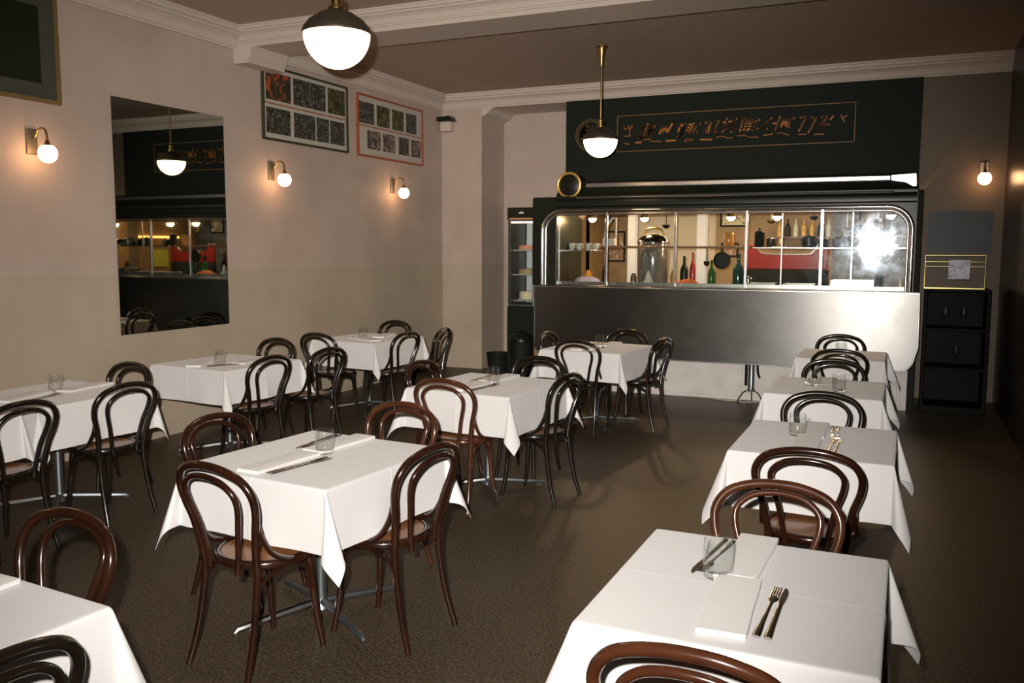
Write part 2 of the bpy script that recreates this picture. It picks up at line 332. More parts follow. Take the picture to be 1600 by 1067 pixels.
# round brass-ringed drum at the canopy's left end
drum = empty('porthole_lamp', (-3.71, 9.88, 2.44), 0, 'round black drum with brass ring on the left end of the counter canopy', 'lamp')
MB().lathe([(0.001, -.01), (.125, -.01), (.14, .0), (.14, .24), (.001, .24)], seg=36, axis='y').build('drum', BLACKP, drum, smooth=True)
MB().tube([(.14 * math.cos(a * PI / 18), -.012, .14 * math.sin(a * PI / 18)) for a in range(36)], .016, 8, closed=True).build('ring', BRASSRING, drum, smooth=True)

# ------------------------------------------------------------------ sign above the counter
struct(MB().box(-4.17, .06, YB, YB + .15, 2.30, ZC).build('wall_bulkhead', CREAM))
sign = empty('sign_board', (-2.05, 10.98, 2.5), 0, 'big black sign board with faint orange lettering above the food counter', 'sign')
wc(MB().box(-4.17, .06, 10.965, 10.998, 2.26, 3.60).build('board', SIGNM), sign)
def ribbon(mb, pts, wd, y=10.9645):
    P = [Vector((p[0], y, p[1])) for p in pts]; P = spline(P, 4) if len(P) > 2 else P
    for i in range(len(P) - 1):
        d = (P[i + 1] - P[i]);
        if d.length < 1e-5: continue
        d.normalize(); nrm = Vector((-d.z, 0, d.x)) * wd / 2; e = d * wd * .3; b = len(mb.v)
        for yy in (y, y - .003):
            for q in (P[i] - e + nrm, P[i] - e - nrm, P[i + 1] + e - nrm, P[i + 1] + e + nrm): mb.v.append((q.x, yy, q.z))
        for q in ((0, 1, 2, 3), (7, 6, 5, 4), (0, 4, 5, 1), (1, 5, 6, 2), (2, 6, 7, 3), (3, 7, 4, 0)): mb.f.append(tuple(b + k for k in q))
STROKES = [(0.01,[(-3.388,3.232),(-3.347,3.211),(-3.268,3.23)]),
(0.01,[(-3.328,3.252),(-3.306,3.171)]),
(0.01,[(-3.382,3.213),(-3.357,3.202)]),
(0.01,[(-3.278,3.25),(-3.297,3.199)]),
(0.01,[(-3.375,3.117),(-3.295,3.118)]),
(0.01,[(-3.306,3.171),(-3.305,3.105)]),
(0.01,[(-3.374,3.027),(-3.314,3.015)]),
(0.022,[(-3.071,3.257),(-3.098,3.17),(-3.136,3.097),(-3.165,3.074),(-3.186,3.118),(-3.157,3.173),(-3.129,3.218),(-3.109,3.199)]),
(0.022,[(-2.982,3.22),(-3.04,3.214),(-3.03,3.176),(-3.0,3.165),(-3.019,3.119),(-3.068,3.117),(-3.059,3.159),(-3.03,3.176)]),
(0.022,[(-2.922,3.124),(-2.875,3.214)]),
(0.022,[(-2.875,3.214),(-2.888,3.131)]),
(0.022,[(-2.888,3.131),(-2.827,3.212)]),
(0.022,[(-2.827,3.212),(-2.829,3.114)]),
(0.022,[(-2.829,3.114),(-2.76,3.241)]),
(0.022,[(-2.673,3.204),(-2.588,3.213)]),
(0.022,[(-2.598,3.214),(-2.634,3.137),(-2.661,3.074),(-2.689,3.075)]),
(0.022,[(-2.664,3.208),(-2.681,3.14)]),
(0.022,[(-3.224,3.03),(-3.155,3.031)]),
(0.022,[(-2.832,3.035),(-2.717,3.035)]),
(0.022,[(-2.584,3.033),(-2.518,3.035)]),
(0.009,[(-3.126,3.058),(-3.023,3.068)]),
(0.009,[(-3.032,3.037),(-2.89,3.031)]),
(0.02,[(-2.658,3.229),(-2.602,3.226),(-2.632,3.142),(-2.662,3.073)]),
(0.02,[(-2.538,3.23),(-2.583,3.124),(-2.559,3.115),(-2.522,3.221)]),
(0.02,[(-2.491,3.235),(-2.528,3.121),(-2.5,3.116)]),
(0.02,[(-2.412,3.223),(-2.458,3.195),(-2.488,3.119),(-2.449,3.117)]),
(0.02,[(-2.349,3.228),(-2.287,3.232),(-2.324,3.165),(-2.37,3.121),(-2.338,3.112)]),
(0.02,[(-2.279,3.224),(-2.315,3.111)]),
(0.02,[(-2.186,3.238),(-2.231,3.16),(-2.26,3.116),(-2.214,3.113)]),
(0.02,[(-2.132,3.223),(-2.086,3.236)]),
(0.02,[(-2.087,3.267),(-2.1,3.184),(-2.091,3.153),(-2.144,3.11)]),
(0.02,[(-1.972,3.253),(-2.017,3.217),(-2.023,3.172),(-1.999,3.133),(-2.036,3.104)]),
(0.02,[(-2.063,3.227),(-2.002,3.224)]),
(0.02,[(-1.93,3.107),(-1.896,3.233),(-1.851,3.231),(-1.885,3.112)]),
(0.02,[(-1.847,3.11),(-1.813,3.229),(-1.79,3.22),(-1.824,3.116)]),
(0.02,[(-1.779,3.114),(-1.745,3.217)]),
(0.02,[(-1.701,3.23),(-1.759,3.181),(-1.772,3.121),(-1.72,3.126)]),
(0.02,[(-1.561,3.244),(-1.611,3.203),(-1.646,3.152),(-1.653,3.115),(-1.608,3.12)]),
(0.02,[(-1.544,3.176),(-1.493,3.181)]),
(0.02,[(-1.466,3.254),(-1.499,3.159),(-1.526,3.079),(-1.54,3.065)]),
(0.02,[(-2.597,3.027),(-2.502,3.031)]),
(0.02,[(-2.403,3.03),(-2.27,3.024)]),
(0.012,[(-2.212,3.048),(-2.143,3.056),(-2.065,3.03),(-2.019,3.039)]),
(0.012,[(-1.955,3.051),(-1.875,3.055),(-1.807,3.029),(-1.717,3.028)]),
(0.012,[(-1.65,3.044),(-1.547,3.054)]),
(0.018,[(-1.454,3.135),(-1.421,3.229)]),
(0.018,[(-1.421,3.229),(-1.425,3.133)]),
(0.018,[(-1.425,3.133),(-1.385,3.22)]),
(0.018,[(-1.385,3.22),(-1.389,3.131)]),
(0.018,[(-1.305,3.226),(-1.355,3.196),(-1.359,3.122)]),
(0.018,[(-1.24,3.226),(-1.176,3.23),(-1.209,3.158),(-1.249,3.072)]),
(0.018,[(-1.112,3.219),(-1.062,3.224),(-1.094,3.138),(-1.141,3.052)]),
(0.018,[(-0.999,3.22),(-0.957,3.225),(-0.982,3.168),(-1.023,3.134),(-0.995,3.132)]),
(0.018,[(-0.942,3.224),(-0.967,3.138),(-0.911,3.135)]),
(0.018,[(-0.873,3.227),(-0.906,3.186)]),
(0.012,[(-1.488,3.062),(-1.43,3.059),(-1.363,3.034)]),
(0.012,[(-1.248,3.035),(-1.162,3.035)]),
(0.012,[(-1.076,3.027),(-0.97,3.025)]),
(0.012,[(-0.789,3.23),(-0.752,3.155)]),
(0.012,[(-0.72,3.226),(-0.761,3.199)])]
def clusters(S):
    S = sorted(S, key=lambda s: min(p[0] for p in s[1])); out = []
    for s in S:
        x0, x1 = min(p[0] for p in s[1]), max(p[0] for p in s[1])
        if out and x0 < out[-1][0] + .012: out[-1][1].append(s); out[-1][0] = max(out[-1][0], x1)
        else: out.append([x1, [s]])
    return [o[1] for o in out]
low = [s for s in STROKES if max(p[1] for p in s[1]) < 3.045]; high = [s for s in STROKES if s not in low]
for nm_, grp_ in (('painted_letters', clusters(high)), ('underline_mark', clusters(low))):
    for g_ in grp_:
        lm = MB()
        for w_, pts in g_: ribbon(lm, pts, w_)
        wc(lm.build(nm_, ORANGE), sign)
bm_ = MB(); q = [(-3.486, 3.385), (-.636, 3.343), (-.632, 2.926), (-3.444, 2.926)]
q = [(-3.47, 3.37), (-.635, 3.37), (-.635, 2.926), (-3.47, 2.926)]
for i in range(4): ribbon(bm_, [q[i], q[(i + 1) % 4]], .008)
wc(bm_.build('painted_border', GOLDL), sign)
em = MB(); EC = (-3.83, 3.15)
for R0 in (.175, .205):
    c = [(EC[0] + R0 * math.cos(a * PI / 20), EC[1] + R0 * math.sin(a * PI / 20)) for a in range(41)]
    for i in range(40): ribbon(em, [c[i], c[i + 1]], .004)
for a in range(36):
    c0, s0 = math.cos(a * PI / 18), math.sin(a * PI / 18); ribbon(em, [(EC[0] + .182 * c0, EC[1] + .182 * s0), (EC[0] + .198 * c0, EC[1] + .198 * s0)], .008)
wc(em.build('emblem_ring', GOLDL), sign)
for a0, a1, R0, wd in ((2.0, 3.4, .12, .035), (2.3, 3.1, .08, .03), (3.6, 4.6, .11, .02), (.3, 1.3, .11, .02)):
    e2 = MB(); ribbon(e2, [(EC[0] + R0 * math.cos(a0 + (a1 - a0) * t / 4), EC[1] + R0 * math.sin(a0 + (a1 - a0) * t / 4)) for t in range(5)], wd)
    wc(e2.build('emblem_figure', ORANGE), sign)

# ------------------------------------------------------------------ kitchen behind the glass
KW = mat('kitchen_cream_wall', (.52, .44, .33), .6, noise=(1.5, (.44, .36, .26), .35, .7))
KT = mat('kitchen_tan_wall', (.27, .165, .075), .5, noise=(4, (.18, .11, .05), .35, .7))
KD = mat('kitchen_slate_wall', (.10, .105, .11), .4, noise=(6, (.05, .055, .065), .35, .7))
struct(MB().box(-4.20, XR, 12.6, 12.7, 0, 2.5).build('wall_kitchen_back', KW))
struct(MB().box(-4.20, -4.15, 10.0, 12.6, 0, 2.26).build('wall_kitchen_left', KT))
struct(MB().box(-4.20, XR, 11.15, 12.6, 2.31, 2.40).build('ceiling_kitchen', KW))
struct(MB().box(.07, .11, 10.20, 12.6, 0, 2.31).build('wall_kitchen_right', KT))
wc(MB().box(.055, .115, 10.0, 10.04, 0, 2.31).build('end_panel', BLACKM), counter)
struct(MB().box(-4.62, -4.15, YA, YA + .15, 0, ZC).build('wall_alcove_right', WALL))
struct(MB().box(-2.50, -.95, 12.55, 12.6, 0, 2.31).build('trim_9', KT)); struct(MB().box(-.95, .07, 12.55, 12.6, 0, 2.31).build('trim_12', KD)); struct(MB().box(-4.15, -3.80, 12.55, 12.6, 0, 2.31).build('trim_13', KT))
POSTM = mat('pale_blue_post', (.62, .66, .74), .35)
for i, (x, w2) in enumerate(((-3.34, .05), (-2.42, .055))):
    p = MB().box(x - w2, x + w2, 11.25, 11.33, 0, 2.31).box(x - w2 - .015, x - w2, 11.27, 11.31, 0, 2.31).box(x + w2, x + w2 + .015, 11.27, 11.31, 0, 2.31).build('trim_%d' % (10 + i), POSTM, bevel=.004); struct(p)
KB = mat('kitchen_bulb', (1, .9, .8), .3, emis=(1.0, .60, .30), estr=330.0)
lampc = empty('kitchen_downlight', (0, 0, 0), 0, 'x', 'lamp')
MB().lathe([(.001, .10), (.02, .10), (.022, .04), (.05, .03), (.055, .0), (.05, -.005), (.045, .02), (.001, .025)], seg=20).build('housing', BRASS, lampc, smooth=True)
MB().lathe([(.001, -.05), (.028, -.043), (.048, -.015), (.052, .01), (.04, .025), (.001, .028)], seg=16).build('bulb', KB, lampc, smooth=True)
MB().tube([(0, 0, .10), (0, 0, .24)], .006, 6).build('stem', BRASS, lampc)
for x, y, lab in ((-3.63, 10.5, 'glowing kitchen lamp in the leftmost bay behind the counter glass'), (-2.96, 10.5, 'glowing kitchen lamp above the steel drinks urn'),
                  (-1.92, 10.5, 'glowing kitchen lamp left of the red panel, above the green bottle'), (-1.40, 10.5, 'glowing kitchen lamp above the red panel behind the glass'),
                  (-.20, 10.5, 'glowing kitchen lamp in the rightmost bay behind the counter glass')):
    put(lampc, USED, (x, y, 2.07), 0, lab, 'kitchen lamps behind the counter glass')
kl = bpy.data.lights.new('kitchen_fill_light', 'AREA'); kl.shape = 'RECTANGLE'; kl.size = 3.2; kl.size_y = .3; kl.energy = 30; kl.color = (1.0, .74, .45)  # unseen area light added to brighten the dim kitchen
ko = bpy.data.objects.new('kitchen_fill_light', kl); col.objects.link(ko); ko.location = (-2.0, 11.75, 2.29)
# solid red panel with window, standing in for a probable car reflection
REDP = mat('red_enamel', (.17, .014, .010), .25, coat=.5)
rp = empty('car_reflection_panel', (-1.35, 11.0, 0), 0, 'glossy red panel with window cut-out, standing in for a probable car reflection in the glass', 'panel')
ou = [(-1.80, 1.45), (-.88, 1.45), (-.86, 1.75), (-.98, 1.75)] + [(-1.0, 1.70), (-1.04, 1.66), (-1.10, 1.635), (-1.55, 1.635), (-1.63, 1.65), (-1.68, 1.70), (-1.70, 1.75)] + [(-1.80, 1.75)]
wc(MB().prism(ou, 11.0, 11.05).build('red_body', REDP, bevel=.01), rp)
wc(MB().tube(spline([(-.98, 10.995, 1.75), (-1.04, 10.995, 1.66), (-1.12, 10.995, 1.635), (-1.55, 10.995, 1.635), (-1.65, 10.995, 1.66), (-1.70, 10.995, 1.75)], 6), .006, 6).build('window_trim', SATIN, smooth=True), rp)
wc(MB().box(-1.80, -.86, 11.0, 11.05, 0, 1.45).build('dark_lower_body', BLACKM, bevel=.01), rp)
AMBJ = mat('amber_jar_glass', (.42, .20, .05), .12, coat=.4)
# things on the worktop and shelf
def lathing(name, prof, mt, loc, lab, cat, group=None, seg=24, tilt=None):
    o = MB().lathe(prof, seg=seg).build(name, mt, None, smooth=True, loc=loc); tag(o, lab, cat, group)
    if tilt: o.rotation_euler = tilt
    return o
def bundle(name, loc, s, mt, lab, seed):
    rnd = random.Random(seed); b = MB(); n = 22; mm = 9
    for j in range(mm + 1):
        t = j / mm * PI * .5
        for i in range(n):
            a = 2 * PI * i / n; k = 1 + .16 * math.sin(3 * a + seed) + .09 * math.sin(7 * a + 2 * seed) + rnd.uniform(-.04, .04)
            b.v.append((s[0] * k * math.cos(a) * math.cos(t), s[1] * k * math.sin(a) * math.cos(t), s[2] * math.sin(t) * (1 + .25 * math.sin(2 * a + seed) * math.cos(t))))
    for j in range(mm):
        for i in range(n): l = (i + 1) % n; b.f.append((j * n + i, j * n + l, (j + 1) * n + l, (j + 1) * n + i))
    b.f.append(tuple(reversed(range(n))))
    o = b.build(name, mt, None, smooth=True, angle=60, loc=loc, sub=1); tag(o, lab, 'cloth'); return o
bundle('cloth_bundle', (-3.62, 10.25, 1.262), (.17, .12, .09), mat('lavender_cloth', (.52, .47, .66), .8), 'crumpled lavender cloth on the worktop behind the leftmost glass bay', 1)
bundle('cloth_bundle', (-2.35, 10.25, 1.262), (.16, .12, .08), mat('orange_cloth', (.75, .20, .06), .7), 'crumpled orange cloth bag on the worktop behind the glass', 4)
urn = empty('drinks_urn', (-2.86, 10.55, 1.262), 0, 'large domed steel and glass urn standing behind the counter glass', 'urn')
MB().lathe([(.001, 0), (.17, 0), (.18, .03), (.19, .25), (.19, .48), (.18, .50)], seg=30).build('body', mat('urn_smoky_glass', (.30, .30, .28), .12, .6), urn, smooth=True)
MB().lathe([(.195, .50), (.195, .52), (.16, .57), (.09, .61), (.001, .62)], seg=30).build('lid', CHROME, urn, smooth=True)
MB().tube(spline([(-.12, 0, .58), (-.10, 0, .66), (0, 0, .69), (.10, 0, .66), (.12, 0, .58)], 6), .009, 8).build('handle', BRASS, urn, smooth=True)
MB().tube([(0, -.18, .10), (0, -.24, .10), (0, -.25, .06)], .014, 8).build('tap', BLACKM, urn, smooth=True)
mc = empty('coffee_grinder', (-3.31, 10.28, 1.725), 0, 'white appliance with curved white tube frame on the wooden shelf', 'appliance')
MB().box(-.10, .06, -.05, .05, 0, .09).build('base', WHITEP, mc, bevel=.012)
MB().tube(spline([(-.085, 0, .09), (-.06, 0, .22), (.0, 0, .32), (.05, 0, .335), (.06, 0, .30), (.06, 0, .09)], 6), .012, 8).build('frame', WHITEP, mc, smooth=True)
bot = [(.001, 0), (.040, 0), (.042, .02), (.042, .15), (.03, .19), (.014, .22), (.013, .28), (.015, .285), (.015, .30), (.001, .30)]
lathing('wine_bottle', bot, mat('green_bottle_glass', (.012, .09, .02), .1, coat=.5), (-2.12, 10.45, 1.262), 'green bottle with gold neck behind the counter glass', 'bottle')
lathing('wine_bottle', [(r * 1.1, z * 1.15) for r, z in bot], BLACKP, (-2.46, 10.5, 1.262), 'black bottle standing just behind the orange cloth bag', 'bottle')
lathing('wine_bottle', [(r * .8, z * 1.3) for r, z in bot], mat('red_bottle', (.28, .02, .02), .2), (-2.385, 10.62, 1.262), 'tall red bottle beside the pale post behind the glass', 'bottle')
lathing('wine_bottle', [(r * 1.5, z * 1.25) for r, z in bot], mat('teal_bottle', (.01, .05, .045), .15), (-1.82, 10.5, 1.262), 'fat dark green bottle left of the red panel', 'bottle')
lathing('jar', [(.001, 0), (.06, 0), (.062, .05), (.045, .07), (.03, .13), (.012, .17), (.001, .175)], WHITEP, (-2.80, 10.14, 1.262), 'white ceramic jar with pointed lid in front of the urn', 'jar')
lathing('amber_jar', [(.001, 0), (.055, 0), (.06, .05), (.06, .14), (.05, .16), (.001, .16)], mat('amber_glass', (.55, .26, .06), .1, coat=.4), (-1.90, 10.30, 1.725), 'amber glass jar on the wooden shelf under a lamp', 'jar')
pan = empty('hanging_pan', (-1.99, 10.40, 1.56), 0, 'round black pan hanging below the wooden shelf', 'pan')
MB().lathe([(.001, .02), (.085, .02), (.095, -.02), (.10, -.02), (.09, .03), (.001, .03)], seg=28, axis='y').build('bowl', BLACKP, pan, smooth=True)
MB().tube([(0, .0, .09), (0, 0, .16)], .008, 6).build('handle', BLACKP, pan)
ld = empty('ladle', (-2.17, 10.40, 1.55), 0, 'dark ladle hanging left of the round black pan', 'ladle')
MB().tube([(0, 0, -.0), (0, 0, .16)], .006, 6).build('handle', BLACKP, ld)
MB().lathe([(.001, -.06), (.025, -.05), (.036, -.02), (.034, 0), (.001, -.01)], seg=16).build('cup', BLACKP, ld, smooth=True)
for (x, y, r, h, mt, lab) in ((-1.57, 10.38, .055, .20, BLACKM, 'tall black flask on the metal shelf above the red panel'), (-1.44, 10.36, .05, .11, mat('dark_brown_pot', (.05, .03, .02), .3), 'small brown pot beside the tall black flask'),
                           (-1.03, 10.36, .085, .13, BLACKP, 'round black cooking pot on the metal shelf above the red panel'), (-.88, 10.38, .05, .10, BLACKP, 'small black pot right of the round black cooking pot'),
                           (-.68, 10.36, .10, .13, mat('dark_olive_pot', (.045, .05, .02), .35), 'wide dark olive pot on the metal shelf'),):
    o = empty('cooking_pot', (x, y, 1.718), 0, lab, 'pot', 'pots on the metal shelf behind the glass')
    MB().lathe([(.001, 0), (r * .9, 0), (r, .01), (r, h * .8), (r * 1.06, h * .82), (.001, h * .82)], seg=24).build('body', mt, o, smooth=True)
    MB().lathe([(r * 1.04, h * .82), (r * .9, h * .9), (.012, h * .97), (.012, h * 1.08), (.001, h * 1.1)], seg=24).build('lid', mt, o, smooth=True)
lathing('serving_dome', [(.165, 0), (.165, .012), (.14, .06), (.09, .095), (.02, .11), (.015, .13), (.001, .135)], CHROME, (-.42, 10.34, 1.718), 'shiny silver serving dome on the right of the metal shelf', 'dome', seg=30)
o = MB().box(-.10, .10, -.08, .08, 0, .12).build('storage_box', mat('white_box', (.75, .74, .72), .5), bevel=.006, loc=(-.12, 10.36, 1.718)); tag(o, 'white box beside the silver serving dome', 'box')
for k, x in enumerate((-3.84, -3.74, -3.62, -3.52)):
    c = empty('cup', (x, 10.33, 1.675), 0, ('white cup at the left end of the short shelf', 'white cup second along the short shelf', 'white cup third along the short shelf', 'white cup at the right end of the short shelf')[k], 'cup', 'white cups on the left shelf')
    MB().lathe([(.001, 0), (.025, 0), (.035, .04), (.04, .085), (.036, .085), (.03, .04), (.001, .01)], seg=18).build('bowl', WHITEP, c, smooth=True)
    MB().tube(spline([(.034, 0, .07), (.06, 0, .06), (.055, 0, .03), (.033, 0, .025)], 5), .005, 6).build('handle', WHITEP, c, smooth=True)
TRAYM = mat('tray_steel', (.5, .5, .46), .25, 1.0)
for k, (x, wd, lab) in enumerate(((-1.50, .30, 'empty shallow metal tray on the worktop below the red panel'), (-1.10, .34, 'shallow metal tray on the worktop, right of the first one'), (-.55, .44, 'raised pale metal tray at the right end of the worktop'))):
    h = .05 if k < 2 else .10
    b = MB().box(-wd / 2, wd / 2, -.16, .16, 0, h - .03).box(-wd / 2, wd / 2, -.16, -.15, h - .03, h).box(-wd / 2, wd / 2, .15, .16, h - .03, h).box(-wd / 2, -wd / 2 + .01, -.16, .16, h - .03, h).box(wd / 2 - .01, wd / 2, -.16, .16, h - .03, h)
    tag(b.build('food_tray', TRAYM, bevel=.002, loc=(x, 10.30, 1.262)), lab, 'tray', 'metal trays on the worktop')
tag(MB().lathe([(.001, 0), (.06, 0), (.09, .03), (.085, .03), (.055, .008), (.001, .008)], seg=20).build('bowl', BLACKP, None, smooth=True, loc=(-3.25, 10.2, 1.262)), 'small black bowl on the worktop below the curved white frame', 'bowl')
for k, (x, y, h_, mt) in enumerate(((-3.05, 11.9, .30, BLACKP), (-1.70, 12.2, .24, BRASS), (-1.15, 12.1, .20, BLACKP), (-.72, 11.8, .34, BRASS), (-.36, 11.6, .26, CHROME))):
    o = empty('hanging_utensil', (x, y, 2.31), 0, ('black utensil hanging from the kitchen ceiling behind the urn', 'brass utensil hanging above the red panel, left', 'black utensil hanging above the red panel, right', 'long brass utensil hanging near the right kitchen bays', 'chrome utensil hanging in the rightmost bay')[k], 'utensil')
    MB().tube([(0, 0, 0), (0, 0, -h_)], .006, 6).build('rod', mt, o)
    MB().lathe([(.001, 0), (.03, .004), (.05, .03), (.052, .05), (.001, .05)], c=(0, 0, -h_ - .04), seg=18).build('bowl', mt, o, smooth=True)
BK = empty('kitchen_shelf_unit', (0.0, 11.6, 1.0), 0, 'dark shelf with orange strip lamp on the kitchen side wall, seen in the mirror', 'shelf')
MB().box(-.20, .055, -.5, .6, .0, .03).build('board', mat('shelf_wood_dark', (.12, .05, .02), .4), BK)
MB().box(.02, .055, -.4, .5, .85, .89).build('strip_lamp', mat('orange_strip', (1, .5, .2), .3, emis=(1.0, .42, .10), estr=5), BK)
MB().box(.045, .055, -.1, .25, .35, .65).build('yellow_notice', mat('yellow_green_notice', (.45, .42, .06), .5), BK)
for k, y in enumerate((11.95, 12.10)):
    tag(MB().lathe([(r, z) for r, z in bot], seg=16).build('milk_bottle', WHITEP, None, smooth=True, loc=(-.08, y, 1.03)), ('nearer', 'farther')[k] + ' white bottle on the kitchen side shelf', 'bottle', 'white bottles on the side shelf')
for k, (x, r, h_, mt) in enumerate(((-3.72, .045, .16, AMBJ), (-3.5, .03, .22, BLACKP), (-3.12, .04, .13, CHROME), (-2.62, .035, .17, AMBJ), (-1.72, .05, .12, CHROME), (-.30, .04, .20, BLACKP))):
    lathing('storage_jar', [(.001, 0), (r, 0), (r, h_ * .7), (r * .6, h_ * .85), (r * .6, h_), (.001, h_)], mt, (x, 10.62, 1.262), ('amber jar at the back of the worktop, leftmost', 'slim black jar behind the lavender cloth', 'small chrome jar left of the urn', 'amber jar between urn and orange cloth bag', 'chrome jar just left of the red panel', 'black jar at the right end of the worktop')[k], 'jar', 'jars at the back of the worktop')
# framed pictures on the kitchen walls
def picture(name, x0, x1, y, z0, z1, fm, am, lab):
    p = empty(name, ((x0 + x1) / 2, y, z0), 0, lab, 'picture'); W2, H = (x1 - x0) / 2, z1 - z0
    MB().box(-W2, W2, -.02, 0, 0, .025).box(-W2, W2, -.02, 0, H - .025, H).box(-W2, -W2 + .025, -.02, 0, .025, H - .025).box(W2 - .025, W2, -.02, 0, .025, H - .025).build('frame', fm, p, bevel=.003)
    MB().box(-W2 + .02, W2 - .02, -.01, -.002, .02, H - .02).build('print', am, p)
    return p
ART = [art_mat('kitchen_print_%d' % i, 7, a, b_, c_) for i, (a, b_, c_) in enumerate((((.4, .35, .22), (.08, .06, .03), (.5, .42, .25)), ((.3, .18, .1), (.55, .45, .35), (.2, .1, .05)), ((.15, .13, .1), (.5, .48, .42), (.3, .25, .2))))]
picture('framed_print', -2.44, -2.06, 12.548, 2.00, 2.26, BLACKM, ART[0], 'small framed drawing on the tan kitchen wall above the green bottle')
picture('framed_print', -2.42, -2.18, 12.548, 1.58, 1.78, BLACKM, ART[1], 'small framed print below the drawing on the tan kitchen wall')
picture('framed_print', -.62, -.30, 12.548, 1.95, 2.22, BLACKM, ART[2], 'framed print on the cream kitchen wall at the far right')
picture('framed_print', -4.10, -3.82, 12.548, 1.50, 1.95, BLACKM, ART[1], 'framed print on the cream kitchen wall at the far left')
# shelf of bottles on the kitchen's back wall (seen at the left and far right)
bs = empty('wall_shelf', (-1.3, 12.44, 1.84), 0, 'narrow wall shelf with glass bottles on the tan kitchen wall', 'shelf')
MB().box(-.40, .40, -.08, .11, 0, .02).build('board', mat('shelf_wood', (.14, .07, .03), .4), bs)
for s_ in (-.3, .3): MB().box(s_ - .01, s_ + .01, -.05, .11, -.08, 0).build('bracket', BRASS, bs)
AMB = mat('golden_liquor', (.50, .30, .08), .15, coat=.5)
for k in range(7):
    o = MB().lathe([(r * .85, z * .8) for r, z in bot], seg=16).build('liquor_bottle', (AMB, BLACKP, mat('clear_bottle', (.5, .5, .45), .1), AMB)[k % 4], None, smooth=True, loc=(-1.62 + k * .105, 12.45, 1.86))
    tag(o, 'small %s bottle on the kitchen wall shelf, %s' % (('golden', 'black', 'clear', 'golden')[k % 4], ('leftmost', 'second from left', 'third from left', 'in the middle', 'third from right', 'second from right', 'rightmost')[k]), 'bottle', 'bottles on the kitchen wall shelf')

# ------------------------------------------------------------------ pedestal, cables under the counter
jk = empty('stool_pedestal', (-1.53, 9.86, 0), 0, 'metal pedestal with black levers and wire feet under the steel counter', 'pedestal')
MB().lathe([(.001, .13), (.05, .13), (.035, .16), (.032, .46), (.001, .46)], seg=18).build('column', CAST, jk, smooth=True)
for s_ in (-1, 1): MB().tube(spline([(s_ * .05, -.02, .13), (s_ * .09, -.03, .10), (s_ * .14, -.04, .01)], 5), .007, 6).build('foot', BLACKM, jk, smooth=True)
MB().tube(spline([(0, .03, .13), (0, .06, .08), (0, .07, .01)], 5), .007, 6).build('foot', BLACKM, jk, smooth=True)
MB().tube([(-.055, -.01, .46), (-.055, -.01, .19)], .016, 8).build('lever', BLACKM, jk, smooth=True)
MB().tube([(.06, -.01, .46), (.07, -.01, .34), (.09, -.01, .28)], .013, 8).build('lever', BLACKM, jk, smooth=True)
tag(MB().tube(spline([(-1.95, 9.90, .008), (-1.80, 9.84, .008), (-1.68, 9.86, .008), (-1.60, 9.80, .008), (-1.40, 9.90, .008), (-1.25, 9.92, .008)], 6), .007, 6).build('cable', mat('pale_cable', (.5, .45, .35), .5), None, smooth=True), 'pale cable lying on the floor under the counter', 'cable')

# ------------------------------------------------------------------ display fridge left of the counter
fr = empty('display_fridge', (-4.59, 10.5, 0), 0, 'tall black display fridge with lit shelves of cakes left of the counter', 'fridge')
wc(MB().box(-4.80, -4.37, 10.53, 11.1, 0, .93).box(-4.80, -4.77, 10.53, 11.1, .93, 2.10).box(-4.40, -4.37, 10.53, 11.1, .93, 2.10).box(-4.80, -4.37, 11.07, 11.1, .93, 2.10).box(-4.80, -4.37, 10.50, 11.1, 2.06, 2.22).build('cabinet', BLACKP, bevel=.004), fr)
wc(MB().box(-4.80, -4.37, 10.50, 10.53, .0, .93).build('lower_panel', BLACKM, bevel=.004), fr)
wc(MB().box(-4.77, -4.44, 10.506, 10.51, .97, 2.04).build('door_glass', PANE), fr)
wc(MB().box(-4.78, -4.42, 10.49, 10.52, .94, .96).box(-4.78, -4.42, 10.49, 10.52, 2.04, 2.06).box(-4.44, -4.42, 10.49, 10.52, .96, 2.04).build('door_frame', CAST, bevel=.003), fr)
wc(MB().box(-4.76, -4.41, 11.05, 11.07, .96, 2.05).build('back_liner', mat('fridge_liner', (.65, .68, .72), .3)), fr)
wc(MB().box(-4.76, -4.41, 10.54, 10.60, 2.02, 2.055).build('strip_light', mat('fridge_light', (1, .9, .8), .3, emis=(1, .72, .45), estr=6)), fr)
wc(MB().box(-4.77, -4.42, 10.496, 10.50, 2.065, 2.085).build('header_strip', mat('warm_header', (.5, .25, .12), .3)), fr)
wc(MB().prism([(-4.64, 2.14), (-4.56, 2.14), (-4.575, 2.16), (-4.59, 2.155), (-4.60, 2.175), (-4.61, 2.155), (-4.625, 2.16)], 10.494, 10.50).build('emblem', mat('white_emblem', (.7, .7, .75), .4)), fr)
for z in (1.66, 1.34, 1.00): wc(MB().box(-4.76, -4.42, 10.60, 11.04, z, z + .012).build('shelf', mat('fridge_shelf', (.6, .6, .55), .2, .6)), fr)
for z, mt, r, h, lab in ((1.672, mat('red_cake', (.70, .28, .16), .6), .12, .05, 'pale glazed cake on the top shelf of the display fridge'), (1.352, mat('brown_cake', (.45, .30, .12), .6), .12, .06, 'brown cake on the middle shelf of the display fridge'), (1.012, mat('cream_cake', (.80, .68, .48), .6), .11, .10, 'tall cream cake on the bottom shelf of the display fridge')):
    o = empty('cake', (-4.63, 10.78, z), 0, lab, 'cake'); MB().lathe([(.001, .0), (.13, .0), (.14, .012), (.001, .012)], seg=24).build('plate', WHITEP, o, smooth=True)
    MB().lathe([(.001, .012), (r, .012), (r, .012 + h * .8), (r * .9, .012 + h), (.001, .012 + h)], seg=24).build('sponge', mt, o, smooth=True)
